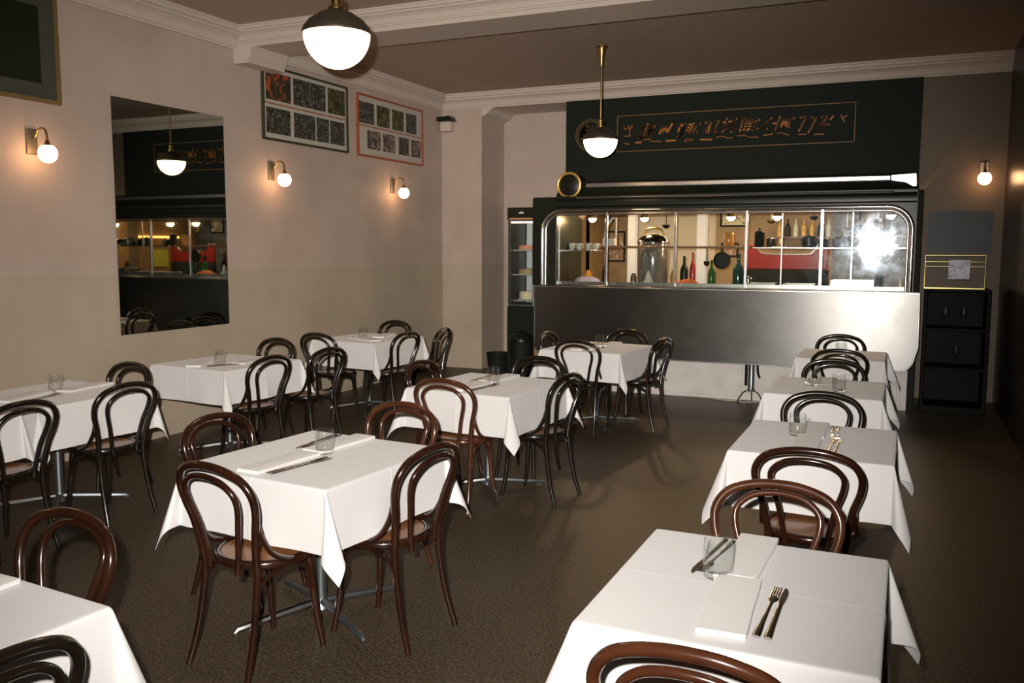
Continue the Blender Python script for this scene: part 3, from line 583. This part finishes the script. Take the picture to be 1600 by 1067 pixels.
tag(MB().lathe([(.001, 0), (.13, 0), (.15, .28), (.155, .30), (.14, .30), (.12, .02), (.001, .02)], seg=24).build('waste_bin', BLACKM, None, smooth=True, loc=(-4.98, 10.6, 0)), 'low black bin on the floor beside the pillar', 'bin')

db = empty('domed_bin', (-4.50, 10.28, 0), 0, 'tall black bin with domed lid standing before the display fridge', 'bin')
MB().lathe([(.001, 0), (.13, 0), (.15, .50), (.001, .50)], seg=28).build('body', BLACKM, db, smooth=True)
MB().lathe([(.155, .50), (.158, .52), (.14, .575), (.09, .62), (.04, .635), (.001, .64)], seg=28).build('lid', BLACKP, db, smooth=True)
# ------------------------------------------------------------------ speaker box in the corner
sp = empty('wall_speaker', (-5.92, 10.93, 3.28), 0, 'small white box with black top mounted high in the corner', 'speaker')
wc(MB().box(-6.00, -5.84, 10.88, 10.998, 3.30, 3.43).build('housing', CREAM, bevel=.006), sp)
wc(MB().prism([(-6.035, 3.435), (-5.80, 3.435), (-5.84, 3.50), (-6.035, 3.49)], 10.84, 10.998).build('black_cover', BLACKP, bevel=.004), sp)

# ------------------------------------------------------------------ left wall: pictures, mirror
def wallframe(name, y0, y1, z0, z1, bar, fm, lab, cat='picture'):
    p = empty(name, (XL, (y0 + y1) / 2, z0), 0, lab, cat); W2, H = (y1 - y0) / 2, z1 - z0
    MB().box(.001, .03, -W2, W2, 0, bar).box(.001, .03, -W2, W2, H - bar, H).box(.001, .03, -W2, -W2 + bar, bar, H - bar).box(.001, .03, W2 - bar, W2, bar, H - bar).build('frame', fm, p, bevel=.002)
    return p, W2, H
PM = [art_mat('photo_print_%d' % i, 26, (.015, .018, .012), (.15, .14, .12), (.04, .04, .03)) for i in range(3)] + [art_mat('photo_print_orange', 9, (.02, .025, .015), (.35, .06, .02), (.05, .04, .02)), art_mat('photo_print_green', 18, (.02, .02, .01), (.14, .12, .03), (.05, .05, .02)), art_mat('photo_print_rose', 15, (.04, .035, .03), (.26, .20, .18), (.10, .07, .06))]
def gallery(y0, y1, z0, z1, fm, rows, lab, div):
    p, W2, H = wallframe('framed_photo_collage', y0, y1, z0, z1, .022, fm, lab)
    mo = MB().box(.004, .012, -W2 + .02, W2 - .02, .02, H - .02).build('mount', PAPER, p)
    MB().box(.013, .018, -W2 + .02, W2 - .02, H * div - .006, H * div + .006).build('divider', REDWOOD, p)
    for r0, r1, cells in rows:
        for c0, c1, k in cells: MB().box(.012, .0145, -W2 + 2 * W2 * c0, -W2 + 2 * W2 * c1, H * (1 - r1), H * (1 - r0)).build('photo', PM[k], mo)
gallery(7.22, 8.70, 2.79, 3.54, OLIVE, [(.08, .45, [(.04, .31, 3), (.34, .53, 0), (.535, .72, 1), (.75, .97, 4)]), (.555, .90, [(.04, .30, 2), (.34, .59, 1), (.605, .76, 0), (.775, .96, 2)])], 'wide dark framed collage of dark photographs, nearer of the two', .50)
gallery(8.90, 10.43, 2.785, 3.52, REDWOOD, [(.12, .46, [(.03, .24, 1), (.28, .47, 4), (.51, .69, 4), (.73, .90, 0)]), (.56, .86, [(.14, .33, 5), (.37, .55, 5), (.61, .77, 2), (.81, .97, 5)])], 'red brown framed collage of small photographs, next to the corner', .50)
p, W2, H = wallframe('framed_dark_picture', 3.25, 4.88, 2.78, 3.62, .03, mat('gold_olive_frame', (.16, .11, .04), .4), 'large dark glazed picture with grey mount at the top left')
MB().box(.004, .016, -W2 + .02, W2 - .02, .02, H - .02).build('mount', mat('grey_mount', (.055, .058, .045), .5), p)
MB().box(.017, .022, -W2 + .16, W2 - .16, .14, H - .14).build('print', PICGLASS, p)
mr = empty('wall_mirror', (XL, 6.0, .955), 0, 'tall frameless mirror on the left wall reflecting the counter', 'mirror')
MB().box(.004, .014, -.64, .645, .005, 1.97).build('backing', MIRBACK, mr)
MB().box(.014, .020, -.65, .65, 0, 1.975).build('glass', MIRROR, mr, bevel=.006)

# ------------------------------------------------------------------ lamps
def pendant(x, y, zr, D, label):
    p = empty('pendant_lamp', (x, y, zr), 0, label, 'lamp', 'half globe pendant lamps on the ceiling'); R0 = D / 2
    MB().lathe([(.001, -R0 * 1.02)] + [(R0 * .985 * math.sin(a), -R0 * 1.02 * math.cos(a)) for a in [i * PI / 28 for i in range(1, 14)]] + [(R0 * .985, 0), (.001, .0)], seg=40).build('opal_bowl', OPAL, p, smooth=True)
    MB().lathe([(R0 * 1.02, -.006), (R0 * 1.03, .004), (R0 * .98, .03), (R0 * .82, .068), (R0 * .5, .108), (R0 * .22, .13), (.001, .132)], seg=40).build('bronze_cap', SHADEM, p, smooth=True)
    h = ZC - zr
    MB().lathe([(.045, .12), (.045, .14), (.028, .15), (.028, .18), (.036, .185), (.036, .20), (.012, .215), (.001, .22)], seg=20).build('gallery', BRASS, p, smooth=True)
    MB().tube([(0, 0, .20), (0, 0, h - .10)], .009, 8).build('stem', BRASS, p, smooth=True)
    MB().lathe([(.009, h - .22), (.02, h - .20), (.026, h - .12), (.05, h - .02), (.065, h - .012), (.065, h)], seg=20).build('ceiling_rose', BRASS, p, smooth=True)
pendant(-2.97, 4.20, 2.885, .375, 'large glowing half globe pendant lamp close to the camera, at the top')
pendant(-3.02, 8.96, 2.835, .364, 'smaller looking glowing half globe pendant in front of the sign')

sc_p = empty('wall_sconce', (0, 0, 0), 0, 'x', 'lamp')          # local: wall at x=0, room towards +x
MB().box(.0, .018, -.045, .045, -.0, .19).build('back_plate', PLATEM, sc_p, bevel=.006)
MB().tube(spline([(.018, 0, .11), (.05, 0, .13), (.08, 0, .175), (.12, 0, .19), (.16, 0, .17), (.175, 0, .12), (.175, 0, .085)], 6), .007, 8).build('arm', BRASS, sc_p, smooth=True)
MB().lathe([(.001, .10), (.012, .10), (.018, .075), (.034, .055), (.036, .045), (.001, .045)], c=(.175, 0, 0), seg=18).build('holder', BRASS, sc_p, smooth=True)
MB().lathe([(.001, -.07)] + [(.068 * math.sin(a), -.07 * math.cos(a)) for a in [i * PI / 16 for i in range(1, 14)]] + [(.03, .055), (.001, .055)], c=(.175, 0, 0), seg=24).build('globe', GLOBE, sc_p, smooth=True)
for y, lab in ((4.62, 'glowing globe wall lamp left of the mirror'), (7.34, 'glowing globe wall lamp under the dark framed collage'), (9.68, 'glowing globe wall lamp under the red framed collage near the corner'), (1.95, 'globe wall lamp on the left wall nearest the camera')):
    put(sc_p, USED, (XL, y, 2.385), 0, lab, 'globe wall lamps along the left wall')
put(sc_p, USED, (.705, YB, 2.46), -PI / 2, 'glowing globe wall lamp at the far right by the dark wall')

# ------------------------------------------------------------------ right end: poster, cabinet, rack
pst = empty('wall_poster', (.50, 10.99, 1.66), 0, 'dark blue poster with faint lettering on the wall at far right', 'poster')
MB().box(-.32, .32, -.004, 0, 0, .46).build('sheet', art_mat('blue_poster', 4, (.006, .011, .017), (.012, .019, .025), (.009, .011, .012)), pst)
lt = MB()
for zz, x0, x1 in ((.36, -.28, .0), (.28, -.2, .26), (.20, -.15, .2)): lt.box(x0, x1, -.006, -.004, zz, zz + .018)
for x0 in (-.15, -.09, -.03, .02, .07): lt.box(x0, x0 + .03, -.006, -.004, .12, .17)
lt.build('faint_lettering', mat('faint_poster_ink', (.06, .075, .08), .6), pst)
BLACKD = mat('cabinet_black', (.0035, .004, .003), .6, spec=.12)
cab = empty('side_cabinet', (.47, 10.3, 0), 0, 'tall black cabinet with open shelves of glassware in the dark right corner', 'cabinet')
wc(MB().box(.17, .78, 10.10, 10.60, 0, .06).box(.17, .20, 10.10, 10.60, .06, 1.26).box(.75, .78, 10.10, 10.60, .06, 1.26).box(.20, .75, 10.57, 10.60, .06, 1.26).box(.17, .78, 10.08, 10.60, 1.26, 1.29).build('carcass', BLACKD, bevel=.004), cab)
for z in (.45, .86): wc(MB().box(.20, .75, 10.12, 10.57, z, z + .02).build('shelf', BLACKD), cab)
rk = empty('menu_stand', (.44, 10.2, 1.29), 0, 'gold wire rack holding a white paper notice on the black cabinet', 'stand')
GW = mat('gold_wire', (.26, .22, .08), .3, .9)
MB().tube([(-.28, 0, 0), (-.28, 0, .345), (.28, 0, .345), (.28, 0, 0)], .0035, 6).build('wire_frame', GW, rk)
for z in (.23, .28): MB().tube([(-.28, 0, z), (.28, 0, z)], .002, 6).build('cross_wire', GW, rk)
MB().box(-.06, .14, -.012, -.008, .10, .30).build('paper_notice', mat('white_notice', (.62, .62, .68), .6, noise=(25, (.40, .40, .46), .5, .6)), rk)
MB().box(-.28, .28, -.03, .10, 0, .012).build('foot', GW, rk)
for x, z, lab in ((.38, .88, 'stemmed glass on the upper shelf of the black cabinet'), (.55, .88, 'second stemmed glass on the upper cabinet shelf'), (.50, .47, 'stemmed glass on the lower shelf of the black cabinet')):
    tag(MB().lathe([(.001, 0), (.035, 0), (.03, .006), (.005, .01), (.005, .09), (.03, .12), (.036, .16), (.030, .20), (.028, .20), (.033, .16), (.028, .125), (.001, .10)], seg=20).build('wine_glass', GLASS, None, smooth=True, loc=(x, 10.30, z)), lab, 'glass', 'glasses in the black cabinet')
# ------------------------------------------------------------------ bentwood chair (origin under the seat, facing +y)
def make_chair(k):
    W = WOOD[k]; c = empty('bentwood_chair', (0, 0, 0), 0, 'x', 'chair'); sd = (-1, 1)
    s = MB().lathe([(.176, .452), (.178, .460), (.187, .464), (.199, .460), (.205, .448), (.203, .432), (.192, .424), (.180, .425), (.175, .436)], seg=40, closed=True).build('seat', W, c, smooth=True, angle=80)
    MB().lathe([(.001, .462), (.06, .461), (.14, .459), (.182, .457), (.182, .448), (.001, .448)], seg=36).build('seat_panel', PLY, s, smooth=True)
    half = [(.158, -.178, .42), (.166, -.190, .50), (.186, -.206, .60), (.214, -.226, .69), (.214, -.244, .76), (.172, -.262, .818), (.090, -.274, .848)]
    pts = [(-x, y, z) for x, y, z in half] + [(0, -.277, .856)] + [(x, y, z) for x, y, z in reversed(half)]
    MB().tube(spline(pts, 6), .0165, 12).build('outer_bow', W, c, smooth=True)
    half = [(.082, -.214, .418), (.090, -.214, .47), (.116, -.232, .60), (.146, -.256, .70), (.142, -.274, .76), (.088, -.288, .805)]
    pts = [(-x, y, z) for x, y, z in half] + [(0, -.294, .819)] + [(x, y, z) for x, y, z in reversed(half)]
    MB().tube(spline(pts, 6), .0125, 10).build('inner_bow', W, c, smooth=True)
    for t in sd:
        q = spline([(t * .158, -.178, .43), (t * .158, -.188, .32), (t * .165, -.218, .15), (t * .176, -.262, 0)], 5)
        MB().tube(q, [.0165 - .0035 * i / (len(q) - 1) for i in range(len(q))], 10).build('leg', W, c, smooth=True)
        q = spline([(t * .125, .120, .435), (t * .132, .130, .30), (t * .142, .145, .15), (t * .155, .168, 0)], 5)
        MB().tube(q, [.0175 - .005 * i / (len(q) - 1) for i in range(len(q))], 10).build('leg', W, c, smooth=True)
        MB().tube(spline([(t * .192, -.200, .635), (t * .192, -.180, .575), (t * .196, -.135, .505), (t * .205, -.075, .468), (t * .205, -.02, .455)], 5), .0115, 8).build('hip_brace', W, c, smooth=True)
    def arch(a, b):
        mx, my = (a[0] + b[0]) / 2, (a[1] + b[1]) / 2
        mb = MB().tube(spline([(a[0], a[1], .17), (a[0] * .93 + mx * .07, a[1] * .93 + my * .07, .29), (a[0] * .72 + mx * .28, a[1] * .72 + my * .28, .375), (mx * .8 + a[0] * .2, my * .8 + a[1] * .2, .412), (mx, my, .418),
                     (mx * .8 + b[0] * .2, my * .8 + b[1] * .2, .412), (b[0] * .72 + mx * .28, b[1] * .72 + my * .28, .375), (b[0] * .93 + mx * .07, b[1] * .93 + my * .07, .29), (b[0], b[1], .17)], 4), .0105, 8)
        return mb
    F1, F2, B1_, B2_ = (.138, .138), (-.138, .138), (.162, -.208), (-.162, -.208)
    for a, b in ((F1, F2), (F1, B1_), (F2, B2_)): arch(a, b).build('leg_brace', W, c, smooth=True)
    return c
CH = [make_chair(k) for k in range(3)]
TONE = ('brown', 'dark brown', 'black')
def chair(k, bx, by, deg, where, grp):
    """bx, by: where the top of the bow is; deg: heading of the sitter, 0 = +y (towards the counter)"""
    a = math.radians(deg); x = bx - .277 * math.sin(a); y = by + .277 * math.cos(a)
    return put(CH[k], USED, (x, y, 0), a, '%s bentwood chair %s' % (TONE[k], where), grp)

# ------------------------------------------------------------------ table with cast cross foot
def table(name, x, y, rz, a, b, armdeg, lab):
    t = empty('pedestal_table', (x, y, 0), rz, lab, 'table', 'square pedestal tables')
    MB().box(-a, a, -b, b, .715, .742).build('table_top', WOOD[1], t, bevel=.004)
    MB().lathe([(.001, .03), (.045, .03), (.03, .06), (.026, .09), (.026, .68), (.001, .68)], seg=18).build('column', CAST, t, smooth=True)
    MB().box(-.16, .16, -.025, .025, .69, .715).box(-.025, .025, -.16, .16, .69, .715).build('top_bracket', CAST, t)
    for k in range(4):
        an = math.radians(armdeg + 90 * k) - rz; d = Vector((math.cos(an), math.sin(an), 0))
        q = [Vector((0, 0, .06)) + d * .02, Vector((0, 0, .052)) + d * .12, Vector((0, 0, .036)) + d * .30, Vector((0, 0, .026)) + d * .40, Vector((0, 0, .012)) + d * .415]
        MB().tube(q, [.018, .019, .016, .015, .011], 8, up=(0, 0, 1)).build('foot_arm', SATIN if k == 0 else CAST, t, smooth=True)
    return t

def cloth(x, y, rz, a, b, h, seed, lab, flare=1.0):
    rnd = random.Random(seed); top = .748
    a += .004; b += .004
    def axis(L):
        o = [L + h * t for t in (1, .985, .88, .76, .64, .52, .40, .28, .18, .09, .035)] + [L, L - .012, L - .05] + [L * t for t in (.75, .5, .25)] + [.012, .004]
        return sorted([-v for v in o] + [0] + o)
    U, V = axis(a), axis(b); al = math.radians(3.0)
    ph = [[rnd.uniform(0, 6.28) for _ in range(4)] for _ in range(4)]; wa = [rnd.uniform(.5, 1.2) for _ in range(4)]
    cr = {}
    for su in (-1, 1):
        for sv in (-1, 1): cr[(su, sv)] = (rnd.uniform(.26, .40) * flare, rnd.uniform(-.22, .22), rnd.uniform(.10, .18), rnd.uniform(-.2, .2))
    def wave(side, s, r):
        f = min(1, r / h); e = max(0, 1 - abs(s)) ** .35
        return e * f * f * wa[side] * (0.014 * math.sin(5 * s + ph[side][0]) + .006 * math.sin(11 * s + ph[side][1]) + .003 * math.sin(19 * s + ph[side][2]))
    def drop(r):                       # soft rounded table edge
        k = .012
        return (r, 0) if False else r
    b_ = MB(); nu, nv = len(U), len(V)
    for i, u in enumerate(U):
        for j, v in enumerate(V):
            du, dv = max(abs(u) - a, 0), max(abs(v) - b, 0); su, sv = (1 if u > 0 else -1), (1 if v > 0 else -1)
            if du == 0 and dv == 0:
                z = top + (.0012 if (abs(u) < .003 or abs(v) < .003) else 0) + .0006 * math.sin(9 * u + ph[0][0]) * math.sin(8 * v)
                b_.v.append((u, v, z)); continue
            if dv == 0: 
                w_ = wave(0 if su > 0 else 1, v / b, du); o = du * math.sin(al) + w_ + .003; cz = (.002 if abs(v) < .003 else 0)
                b_.v.append((su * (a + o + cz), v, top - du * math.cos(al))); continue
            if du == 0:
                w_ = wave(2 if sv > 0 else 3, u / a, dv); o = dv * math.sin(al) + w_ + .003; cz = (.002 if abs(u) < .003 else 0)
                b_.v.append((u, sv * (b + o + cz), top - dv * math.cos(al))); continue
            A_, sk, B_, tw = cr[(su, sv)]; r = math.hypot(du, dv); t = math.atan2(dv, du) / (PI / 2)
            g = math.sin(PI * t); ou = math.sin(al) * (1 - t) + A_ * .707 * g * (1 + tw); ov = math.sin(al) * t + A_ * .707 * g * (1 - tw)
            lat = B_ * math.sin(2 * PI * t) + sk * g * .5; ou += lat * .707; ov -= lat * .707
            d = Vector((ou, ov, -1)).normalized()
            b_.v.append((su * (a + .003 * (1 - t) + d.x * r), sv * (b + .003 * t + d.y * r), top + d.z * r))
    for i in range(nu - 1):
        for j in range(nv - 1): b_.f.append((i * nv + j, (i + 1) * nv + j, (i + 1) * nv + j + 1, i * nv + j + 1))
    o = b_.build('tablecloth', CLOTH, None, smooth=True, angle=180, loc=(x, y, 0), sub=1, solid=.0016); o.rotation_euler = (0, 0, rz)
    return tag(o, lab, 'tablecloth', 'white tablecloths')

# ------------------------------------------------------------------ tableware prototypes
gl = empty('tumbler', (0, 0, 0), 0, 'x', 'glass')
MB().lathe([(.001, 0), (.036, 0), (.040, .004), (.043, .03), (.043, .08), (.040, .113), (.0388, .115), (.0375, .112), (.0405, .08), (.0405, .03), (.036, .020), (.001, .016)], seg=36).build('glass_wall', GLASS, gl, smooth=True, angle=80)
nap = empty('napkin', (0, 0, 0), 0, 'x', 'napkin')
def slab(mb, x0, x1, y0, y1, z0, z1, r=.004, wob=0.0):
    pr = []; n = 5
    for s_, cx in ((1, x1 - (z1 - z0) / 2), (-1, x0 + (z1 - z0) / 2)):
        for i in range(n + 1):
            an = -PI / 2 + PI * i / n; pr.append((cx + s_ * math.cos(an) * (z1 - z0) / 2, (z0 + z1) / 2 + (math.sin(an) if s_ > 0 else -math.sin(an)) * (z1 - z0) / 2))
    m_ = 8; b0 = len(mb.v)
    for j in range(m_ + 1):
        y = y0 + (y1 - y0) * j / m_; sw = wob * math.sin(j * 1.3)
        for px, pz in pr: mb.v.append((px + sw, y, pz))
    k = len(pr)
    for j in range(m_):
        for i in range(k): l = (i + 1) % k; mb.f.append((b0 + j * k + i, b0 + j * k + l, b0 + (j + 1) * k + l, b0 + (j + 1) * k + i))
    mb.f.append(tuple(b0 + i for i in reversed(range(k)))); mb.f.append(tuple(b0 + m_ * k + i for i in range(k)))
nm = MB(); slab(nm, -.062, .062, -.195, .195, .0, .0075, wob=.0008); nm.build('lower_fold', NAPKIN, nap, smooth=True, angle=60)
nm = MB(); slab(nm, -.060, .062, -.193, .196, .0075, .0145, wob=.001); nm.build('upper_fold', NAPKIN, nap, smooth=True, angle=60)
fk = empty('fork', (0, 0, 0), 0, 'x', 'fork')
h_ = spline([(0, -.10, .004), (0, -.05, .005), (0, .01, .006), (0, .04, .007)], 5)
MB().tube(h_, [.0085, .009, .0085, .008, .007, .006, .0055, .005, .0045, .004, .004, .0035, .0035, .0035, .004, .004][:len(h_)], 10, flat=.35, up=(1, 0, 0)).build('handle', CUTM, fk, smooth=True)
hd = MB().tube([(0, .038, .007), (0, .048, .0065), (0, .056, .006), (0, .064, .006)], [.004, .010, .012, .0115], 10, flat=.22, up=(1, 0, 0))
hd.build('head', CUTM, fk, smooth=True)
for t in (-.0085, -.0028, .0028, .0085): MB().tube([(t, .062, .006), (t, .085, .0075), (t, .105, .010)], [.0022, .002, .0012], 6).build('tine', CUTM, fk, smooth=True)
kn = empty('knife', (0, 0, 0), 0, 'x', 'knife')
MB().tube(h_, [.0085, .0088, .0085, .008, .0075, .007, .0068, .0065, .006, .006, .0055, .0055, .0055, .0055, .0055, .0055][:len(h_)], 10, flat=.5, up=(1, 0, 0)).build('handle', CUTM, kn, smooth=True)
MB().prism([(-.006, .038), (.006, .038), (.0085, .06), (.009, .09), (.004, .108), (-.003, .115), (-.006, .10), (-.007, .06)], .004, .0058, 'xy').build('blade', CUTM, kn, bevel=.0006)

for o_ in (fk, kn):
    for ch in o_.children:
        for v in ch.data.vertices: v.co.y *= 1.62; v.co.x *= 1.15
TZ = .7502
def lay(tdesc, x, y, rz, glasses, naps, cuts):
    c_, s_ = math.cos(rz), math.sin(rz)
    def P(dx, dy): return (x + dx * c_ - dy * s_, y + dx * s_ + dy * c_, TZ)
    for k, (dx, dy) in enumerate(glasses):
        put(gl, USED, P(dx, dy), k, ('clear tumbler standing on %s' if len(glasses) == 1 else ('left tumbler of the pair on %s', 'right tumbler of the pair on %s')[k]) % tdesc, 'clear tumblers on the tables')
    for k, (dx, dy, r) in enumerate(naps): put(nap, USED, P(dx, dy), rz + r, ('nearer' if k == 0 else 'farther') + ' folded white napkin on %s' % tdesc, 'folded white napkins')
    for k, (dx, dy, r, far) in enumerate(cuts):
        put(fk, USED, P(dx, dy), rz + r, 'steel fork by the %s napkin on %s' % ('farther' if far else 'nearer', tdesc), 'forks laid on the tables')
        q = P(dx + .025 * math.cos(r), dy + .025 * math.sin(r)); put(kn, USED, q, rz + r + .02, 'steel knife by the %s napkin on %s' % ('farther' if far else 'nearer', tdesc), 'knives laid on the tables')

r5 = math.radians(-4.5)
D = dict(A='the big left foreground table', B='the second middle row table', C='the middle row table nearest the counter', BL='the table at the bottom left corner',
         R1='the nearest right row table', R2='the second right row table', R3='the third right row table', R4='the last right row table',
         L0='the wall table at the left edge', L1='the wall table left of the mirror', L2='the wall table below the mirror', L3='the wall table nearest the pillar')
T = dict(  # x, y, rot, half widths, hang, foot angle
    A=(-2.43, 3.235, r5, .405, .42, .268, -118), B=(-2.66, 5.50, r5, .40, .42, .268, -145), C=(-2.71, 8.03, r5, .40, .42, .268, -150), BL=(-2.33, 1.22, r5, .40, .42, .268, -130),
    R1=(-.38, 2.45, 0, .36, .41, .268, -135), R2=(-.38, 4.57, 0, .36, .41, .268, -135), R3=(-.475, 6.36, 0, .36, .41, .268, -135), R4=(-.51, 8.42, 0, .36, .38, .268, -135),
    L0=(-5.05, 2.96, 0, .41, .42, .268, -135), L1=(-5.05, 3.935, -.02, .41, .42, .268, -135), L2=(-5.14, 5.64, r5, .41, .42, .268, -135), L3=(-5.18, 7.80, r5, .40, .42, .268, -135))
for i, k in enumerate(T):
    x, y, rz, a, b, h, ad = T[k]
    table(k, x, y, rz, a, b, ad, 'pedestal table on a cross foot, covered in white, %s' % D[k].replace('the ', '', 1))
    cloth(x, y, rz, a, b, h, 11 + i * 3, 'white tablecloth draped over %s' % D[k], .55 if k in ('L0', 'L1') else 1.0)

far = True
lay(D['A'], *T['A'][:3], [(.0, .045)], [(-.045, -.20, 0), (-.055, .215, -.02)], [(.055, -.20, -.15, False), (-.17, .22, PI + .1, True)])
lay(D['B'], *T['B'][:3], [(.03, .02)], [(-.03, -.20, .03), (-.03, .215, -.02)], [(.065, -.19, -.12, False), (-.14, .2, PI, True)])
lay(D['C'], *T['C'][:3], [(.01, .03)], [(-.045, -.20, 0), (.03, .215, -.02)], [(.06, -.19, -.12, False), (-.12, .2, PI, True)])
lay(D['R1'], *T['R1'][:3], [(-.085, .045)], [(-.01, -.16, .05), (-.03, .235, -.03)], [(.085, -.16, -.03, False), (-.115, .21, PI - .12, True)])
lay(D['R2'], *T['R2'][:3], [(-.10, .06)], [(-.03, -.19, .02), (-.03, .20, 0)], [(.08, -.14, -.05, False), (.085, .19, PI + .05, True)])
lay(D['R3'], *T['R3'][:3], [(-.085, .03), (.085, -.16)], [(-.0, -.20, .02), (-.02, .20, 0)], [(.09, -.30, -.05, False), (-.13, .19, PI + .05, True)])
lay(D['R4'], *T['R4'][:3], [(-.02, .03)], [(-.02, -.18, .02)], [(.07, -.18, -.05, False)])
q_ = PI / 2
lay(D['L1'], *T['L1'][:3], [(-.03, .03)], [(.0, -.22, .3), (.02, .22, .15)], [(.12, -.2, .2, False)])
lay(D['L2'], *T['L2'][:3], [(.08, -.16)], [(-.06, -.22, .5), (.20, .10, .1)], [(.17, -.16, -.6, False)])
lay(D['L3'], *T['L3'][:3], [(-.05, -.03)], [(.12, -.22, q_ - .3), (.06, .20, .3)], [(.03, -.12, q_ - .1, False)])
lay(D['BL'], *T['BL'][:3], [(-.1, 0)], [(-.0, .20, .06), (-.0, -.2, 0)], [(-.12, .2, 0, True)])

G = 'bentwood chairs around the tables'
chair(1, -2.44, 2.545, -9, 'on the near side of %s' % D['A'], G)
chair(1, -1.80, 3.20, 84, 'on the right side of %s' % D['A'], G)
chair(0, -2.45, 4.03, 176, 'darkened for shade, beyond %s' % D['A'], G)
chair(1, -3.14, 3.33, -94, 'on the left side of %s' % D['A'], G)
chair(0, -2.68, 4.86, -2, 'on the near side of %s' % D['B'], G)
chair(2, -2.02, 5.44, 82, 'on the right side of %s' % D['B'], G)
chair(2, -2.56, 6.22, 178, 'darkened for shade, beyond %s' % D['B'], G)
chair(1, -3.27, 5.60, -94, 'on the left side of %s' % D['B'], G)
chair(2, -2.72, 7.46, -4, 'on the near side of %s' % D['C'], G)
chair(2, -2.05, 8.03, 82, 'on the right side of %s' % D['C'], G)
chair(2, -2.62, 8.72, 178, 'darkened for shade, beyond %s' % D['C'], G)
chair(1, -3.28, 8.12, -92, 'on the left side of %s' % D['C'], G)
chair(2, -4.33, 3.18, 88, 'on the right side of %s' % D['L0'], G)
chair(2, -4.34, 3.90, 86, 'on the right side of %s' % D['L1'], G)
chair(2, -5.10, 4.62, 176, 'darkened for shade, beyond %s' % D['L1'], G)
chair(2, -4.44, 5.36, 84, 'on the right side of %s' % D['L2'], G)
chair(2, -4.38, 6.02, 84, 'in the aisle beyond %s' % D['L2'], G)
chair(2, -5.26, 6.44, 174, 'darkened for shade, beyond %s' % D['L2'], G)
chair(2, -5.25, 6.99, -4, 'on the near side of %s' % D['L3'], G)
chair(2, -4.51, 7.50, 84, 'on the right side of %s' % D['L3'], G)
chair(2, -5.34, 8.62, 174, 'darkened for shade, beyond %s' % D['L3'], G)
chair(2, -4.38, 8.02, 98, 'in the aisle beyond %s' % D['L3'], G)
chair(0, -.385, 1.75, 0, 'on the near side of %s' % D['R1'], G)
chair(0, -.39, 3.21, 180, 'darkened for shade, beyond %s' % D['R1'], G)
chair(1, -.35, 3.80, 0, 'on the near side of %s' % D['R2'], G)
chair(2, -.42, 5.38, 180, 'darkened for shade, beyond %s' % D['R2'], G)
chair(2, -.48, 7.05, 180, 'darkened for shade, beyond %s' % D['R3'], G)
chair(2, -.49, 7.75, 0, 'on the near side of %s' % D['R4'], G)
chair(2, -.57, 9.11, 180, 'darkened for shade, beyond %s' % D['R4'], G)
chair(1, -2.38, 1.90, 176, 'darkened for shade, beyond %s' % D['BL'], G)  # a brown chair; the darker wood tone paints in its shade
chair(2, -1.67, 1.13, 88, 'on the right side of %s' % D['BL'], G)
